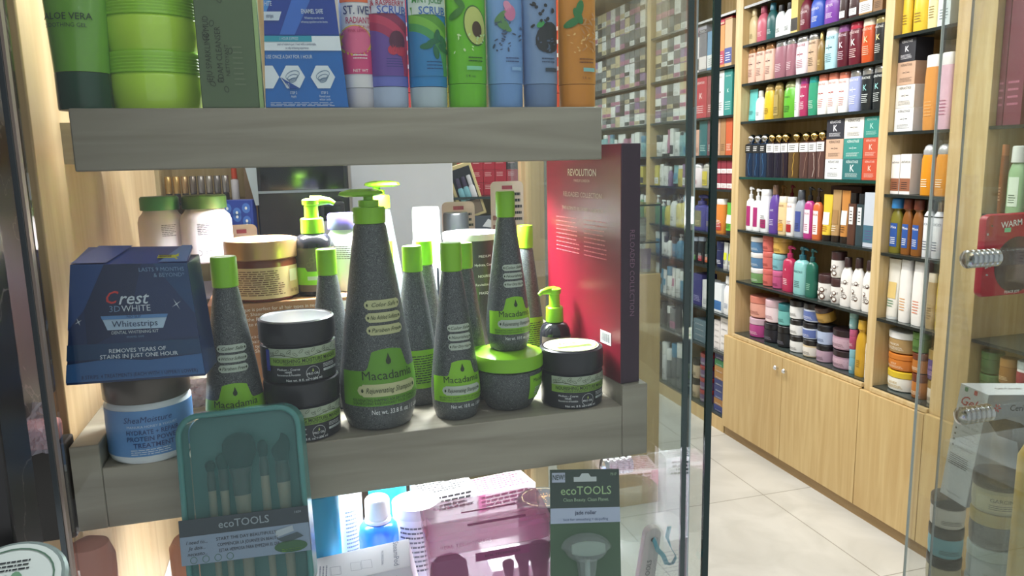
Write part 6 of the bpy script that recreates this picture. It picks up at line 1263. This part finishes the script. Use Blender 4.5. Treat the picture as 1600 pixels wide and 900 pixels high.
a = hit(518, 315, 1, 1.93); r = root('card_terminal', 'small black box on the white printer behind the purple lid', 'device', (a.x, 1.93, 1.5605), 0); G().box(-.030, .030, -.02, .02, 0, .045, M('#24282e', .35)).build('housing', r, bevel=.005); G().box(-.02, .02, -.0215, -.0203, .012, .035, M('#101418', .1)).build('display', r)
a = hit(525, 350, 1, 1.93); r = root('receipt_printer', 'light grey receipt printer behind the purple lidded bottle', 'printer', (a.x, 1.93, 1.40), 0); G().lathe([(.9, 0), (1, .004), (1, .15), (.93, .16)], M('#a8a8ae', .4), 28, .052, .04, 4).build('housing', r); G().box(-.03, .03, -.041, -.0395, .11, .125, M('#2a2c30', .3)).build('paper_slot', r)
# red cartons on a rack behind
r = root('wall_rack', 'pale wooden rack holding red cartons, right behind the display', 'rack', (0, 0, 0)); G().box(.77, .80, 2.5, 2.75, 0, 2.4, M('#c8b470', .5)).build('side_panel', r); G().box(.50, .77, 2.72, 2.75, 0, 2.4, M('#8c8460', .5)).build('back_panel', r)
for z in (1.5795, 1.43): G().box(.50, .769, 2.44, 2.719, z-.008, z, M('#2c3c3a', .15)).build('glass_shelf', r)
for k in range(5):
    for t in range(3):
        x = .565+.041*k; z = 1.580+.0425*t
        c = '#2a2226' if (k, t) == (4, 2) else '#b02034'
        r = root('carton_box', f'{"black" if c == "#2a2226" else "red"} carton, {ORD[k]} column, {("bottom", "middle", "top")[t]} row of the red stack', 'box', (x, 2.54, z), 0, 'red cartons on the rack'); G().box(-.020, .020, -.02, .02, 0, .042, M(c, .4)).build('carton', r, bevel=.0006)
        G().lines(FL(-.02), -.015, .01, .02, .036, 3, M('#f0c0c0', .5), .4, seed=k*3+t).build('printed_face', r)
r = root('carton_box', 'slate grey tissue carton below the red cartons', 'box', (.60, 2.475, 1.4303), 0); G().box(-.06, .1, -.03, .03, 0, .085, M('#4a525c', .4)).build('carton', r, bevel=.001); G().poly(FL(-.03), [(.0, .05), (.02, .075), (.05, .06), (.03, .045)], M('#d8dce0', .5)).build('printed_face', r)
# glass showcase in the aisle, far
sc = root('glass_showcase', 'low wood and glass showcase seen right of the red box', 'showcase', (0, 0, 0))
xa = hit(1004, 560, 1, 3.2).x; xb = hit(1031, 560, 1, 3.2).x; zt1 = hit(1018, 428, 1, 3.2).z
G().box(xa-.25, xb, 3.2, 3.75, .0, zt1, WOODUH).build('base', sc, bevel=.003)
z2 = hit(1018, 322, 1, 3.2).z; G().box(xa-.25, xb-.003, 3.205, 3.745, zt1+.001, z2, GREENG).build('glass_case', sc, flat=True); G().box(xa-.25, xb-.002, 3.203, 3.747, z2+.0005, z2+.008, EDGE).build('glass_top', sc); G().box(xb-.0028, xb+.004, 3.2, 3.21, zt1+.001, z2, EDGE).build('corner_post', sc)
zz1 = zt1+.15; G().box(xa-.245, xb-.006, 3.21, 3.74, zz1-.006, zz1, EDGE).build('glass_shelf', sc)
for i in range(3):
    product('tube' if i else 'jar', ('pale jar', 'violet tube', 'white tube')[i]+' inside the low glass showcase', 0, .06, zt1+.002 if i else zz1+.001, .11, (('#c8ccc8', '#a890b8', '#d0d4d4')[i], '#b0b4b4', None, '#606060'), '', xf=0, group='goods in the low showcase')
    o = [x for x in COL.objects if x.get('label', '').endswith('inside the low glass showcase')][-1]; o.rotation_euler = (0, 0, 0); o.location.x = xb-.045-.0*i-(.065 if i == 2 else 0)-(.03 if not i else 0); o.location.y = 3.27
# ============================================================ RIGHT WINDOW
o = struct('window_3', G().box(.90, .904, .2, hit(1447, 450, 0, .904).y, .3, 2.7, CLEARG), flat=True)
ye = hit(1447, 450, 0, .904).y; G().box(.8998, .9042, ye+.0003, ye+.0015, .3, 2.7, M('#b4b8ae', .4)).build('glass_edge', o)
ye = hit(1489, 450, 0, 1.004).y; o = struct('window_4', G().box(1.0, 1.004, .2, ye, .3, 2.7, glass('hazy_glass', (.93, .95, .93), .03)), flat=True); G().box(.9998, 1.0042, ye+.0003, ye+.0015, .3, 2.7, M('#7a807a', .4)).build('glass_edge', o)
def hk(px0, px1, py, lb_parent):
    a = hit(px1, py, 0, 1.0); chrome_knob(lb_parent, (1.0, a.y, a.z), .05, .0135)
hk(1505, 1556, 402, o); hk(1490, 1545, 644, o)
# dryer carton
dr = root('carton_box', 'white hair dryer carton with red script, tilted behind the right glass', 'box', (1.2629, 1.1550, .9879), rot=(math.radians(-4.85), math.radians(2.6), math.radians(-94.74)))
DW, DH, DD = .07, .24, .16
G().box(-DW/2, DW/2, 0, DD, 0, DH, M('#d7dde2', .35)).build('carton', dr, bevel=.0008)
g = G(); mp = FL(0); RDI = M('#b82c3c', .4); DK = M('#3a3e46', .5); g.patch(mp, -.022, -.014, DH-.012, DH-.003, M('#3f8a5c', .5), 1, 1); g.patch(mp, .002, .010, DH-.012, DH-.003, M('#c83c44', .5), 1, 1)
g.text(mp, 'Gek', -.006, DH-.032, .028, RDI, maxw=.05, shear=.4, bold=.0004)
for i in range(6): g.disc(mp, -.025, DH-.068-.012*i, .0022, .0022, DK, 10); g.text(mp, ('Long Life Motor AC', 'Air Capacity 100 m3/h', '2 Speeds, 4 temps', 'Ergonomic Grip', 'Power cord 3 m', 'No Ionic generator')[i], .006, DH-.068-.012*i, .0052, M('#7a7e88', .5), maxw=.05)
g.lines(mp, -.028, .028, .07, .095, 6, DK, .4); g.text(mp, 'MADE IN ITALY', 0, .012, .0055, DK, maxw=.05)
ms = lambda u, v: (DW/2+.0006-DW-.0012, u, v)
ms = LS(-DW/2)
mt_ = lambda u, v: (-DW/2*0+DW/2+.0006, u, v)
g.patch(lambda u, v: (DW/2+.0003, u, v), .001, DD-.001, .001, DH-.001, M('#8d9199', .4), 1, 1); g.text(mt_, 'Ceriotti', .085, DH-.028, .018, M('#2c2e34', .5), maxw=.09, bold=.0003)  # grey panel paints in the shade on this side of the carton
for k in range(6): g.disc(mt_, .026+.006*math.cos(k*1.047), DH-.028+.006*math.sin(k*1.047), .004, .0018, RDI, 8, k*1.047)
g.poly(mt_, [(.012, DH-.055), (.05, DH-.05), (.09, DH-.06), (.13, DH-.085), (.15, DH-.15), (.11, DH-.15), (.09, DH-.10), (.04, DH-.085)], M('#2e2a30', .4)); g.text(mt_, 'Gek', .07, .07, .035, M('#a0304a', .4), shear=.4, maxw=.07)
g.text(TOP(DH), 'parlux' if 0 else 'Gek Ceriotti', 0, .08, .012, M('#4a2a30', .5), rot=PI/2, maxw=.12); g.build('printed_face', dr)
# jars stacked before it
def rjar(px, y, zb, r_, h, body, cap, lb, txt, lidf=.34, capm=0):
    r = root('scrub_jar', lb, 'jar', (hit(px, 760, 1, y).x, y, zb), -.5, 'jars behind the right glass'); P_jar(r, r_*2, r_*2, h, body, cap, None if not txt else '#c8c4a0', txt, '#3a3c34', capm, lid=lidf); return zb+h+.0004
z = .62
tops = hit(1484, 772, 1, 1.30).z
hh = .0735; z0 = tops-3*hh
for i, (b, c, lb) in enumerate((('#c0b89c', '#22262a', 'lowest jar of the column below the dryer carton'), ('#6fb0c0', '#1e2226', 'blue jar in the column below the dryer carton'), ('#d0ccc4', '#2a2e34', 'top jar with dark lid below the dryer carton'))):
    rjar(1484, 1.30, z0+i*hh, .037, hh-.0004, b, c, lb, '')
tp = hit(1560, 737, 1, 1.03).z; hs = (.072, .070, .068, .07); cs = (('#b8b69c', '#241e22', 'dark-lidded scrub jar on top of the column nearest the glass', 'GARCINIA', 0), ('#4a4e58', '#b8a868', 'gold-lidded jar in the column nearest the glass', '', .5), ('#98a8ac', '#a8b8b8', 'pale jar in the column nearest the glass', '', 0), ('#50565c', '#88969a', 'lowest jar in the column nearest the glass', '', 0)); z = tp
for h, (b, c, lb, tx, cm) in zip(hs, cs): z -= h; rjar(1558, 1.03, z, .041, h-.0005, b, c, lb, tx, capm=cm)
zf = min(z, z0)-.002
r = root('jar_column_plinth', 'pale plinth carrying the jar columns behind the right glass', 'plinth', (0, 0, 0)); G().box(1.02, 1.75, .75, 1.09, .0, z-.0006, M('#c8ccc8', .5)).build('block', r, bevel=.003)
G().box(hit(1484, 760, 1, 1.3).x-.04, hit(1484, 760, 1, 1.3).x+.04, 1.262, 1.334, 0, z0-.0005, M('#c8ccc8', .5)).build('riser', r)
z = tp
for i, (b, lb) in enumerate((('#c8a850', 'ochre bottle at the right edge beside the scrub jars'),)):
    r = root('lotion_bottle', lb, 'bottle', (hit(1616, 760, 1, .93).x, .93, r.children[0].data.vertices[-1].co.z), 0); H = hit(1612, 640, 1, .93).z-r.location.z; G().lathe([(.026, 0), (.028, .004), (.028, .8*H), (.014, .88*H)], M(b, .3), 28).build('body', r); G().lathe([(.013, .88*H), (.013, H)], WHITE, 20).build('cap', r)
# gift package with winter print hanging on the shelf front
a = hit(1535, 335, 1, 1.75); b = hit(1610, 335, 1, 1.75); c_ = hit(1560, 462, 1, 1.75)
r = root('gift_bag', 'red printed gift bag with white lettering and dark round window', 'bag', ((a.x+b.x)/2+.03, 1.75, c_.z), 0); w_ = (b.x-a.x)+.06; h = a.z-c_.z
g = G(); shell(g, w_, h, .02, ((-.012, .004), (.0, 0), (.012, .004)), M('#a81c38', .3)); g.build('bag', r)
g = G(); mp = FL(-.0125, .0006); g.text(mp, 'WARM &', -.01, h-.03, .026, WTXT, rot=.1, bold=.0005, maxw=w_*.7); g.disc(mp, .012, h*.38, w_*.36, h*.34, M('#3a2c38', .2), 28); g.patch(FL(-.0125, .0012), -w_*.2, -w_*.1, h-.055, h-.042, M('#7fd0a0', .4), 1, 1)
q = random.Random(2)
for k in range(16): x, z = q.choice([-1, 1])*q.uniform(.36, .46)*w_, q.uniform(.08, .92)*h; g.disc(FL(-.0125, .0012), x, z, .005, .002, WTXT, 6, q.uniform(0, 3)); g.disc(FL(-.0125, .0012), x, z, .002, .005, WTXT, 6, q.uniform(0, 3))
g.text(FL(-.0125, .0012), 'PEACE JOY', 0, .012, .012, WTXT, maxw=w_*.7); g.build('printed_face', r)
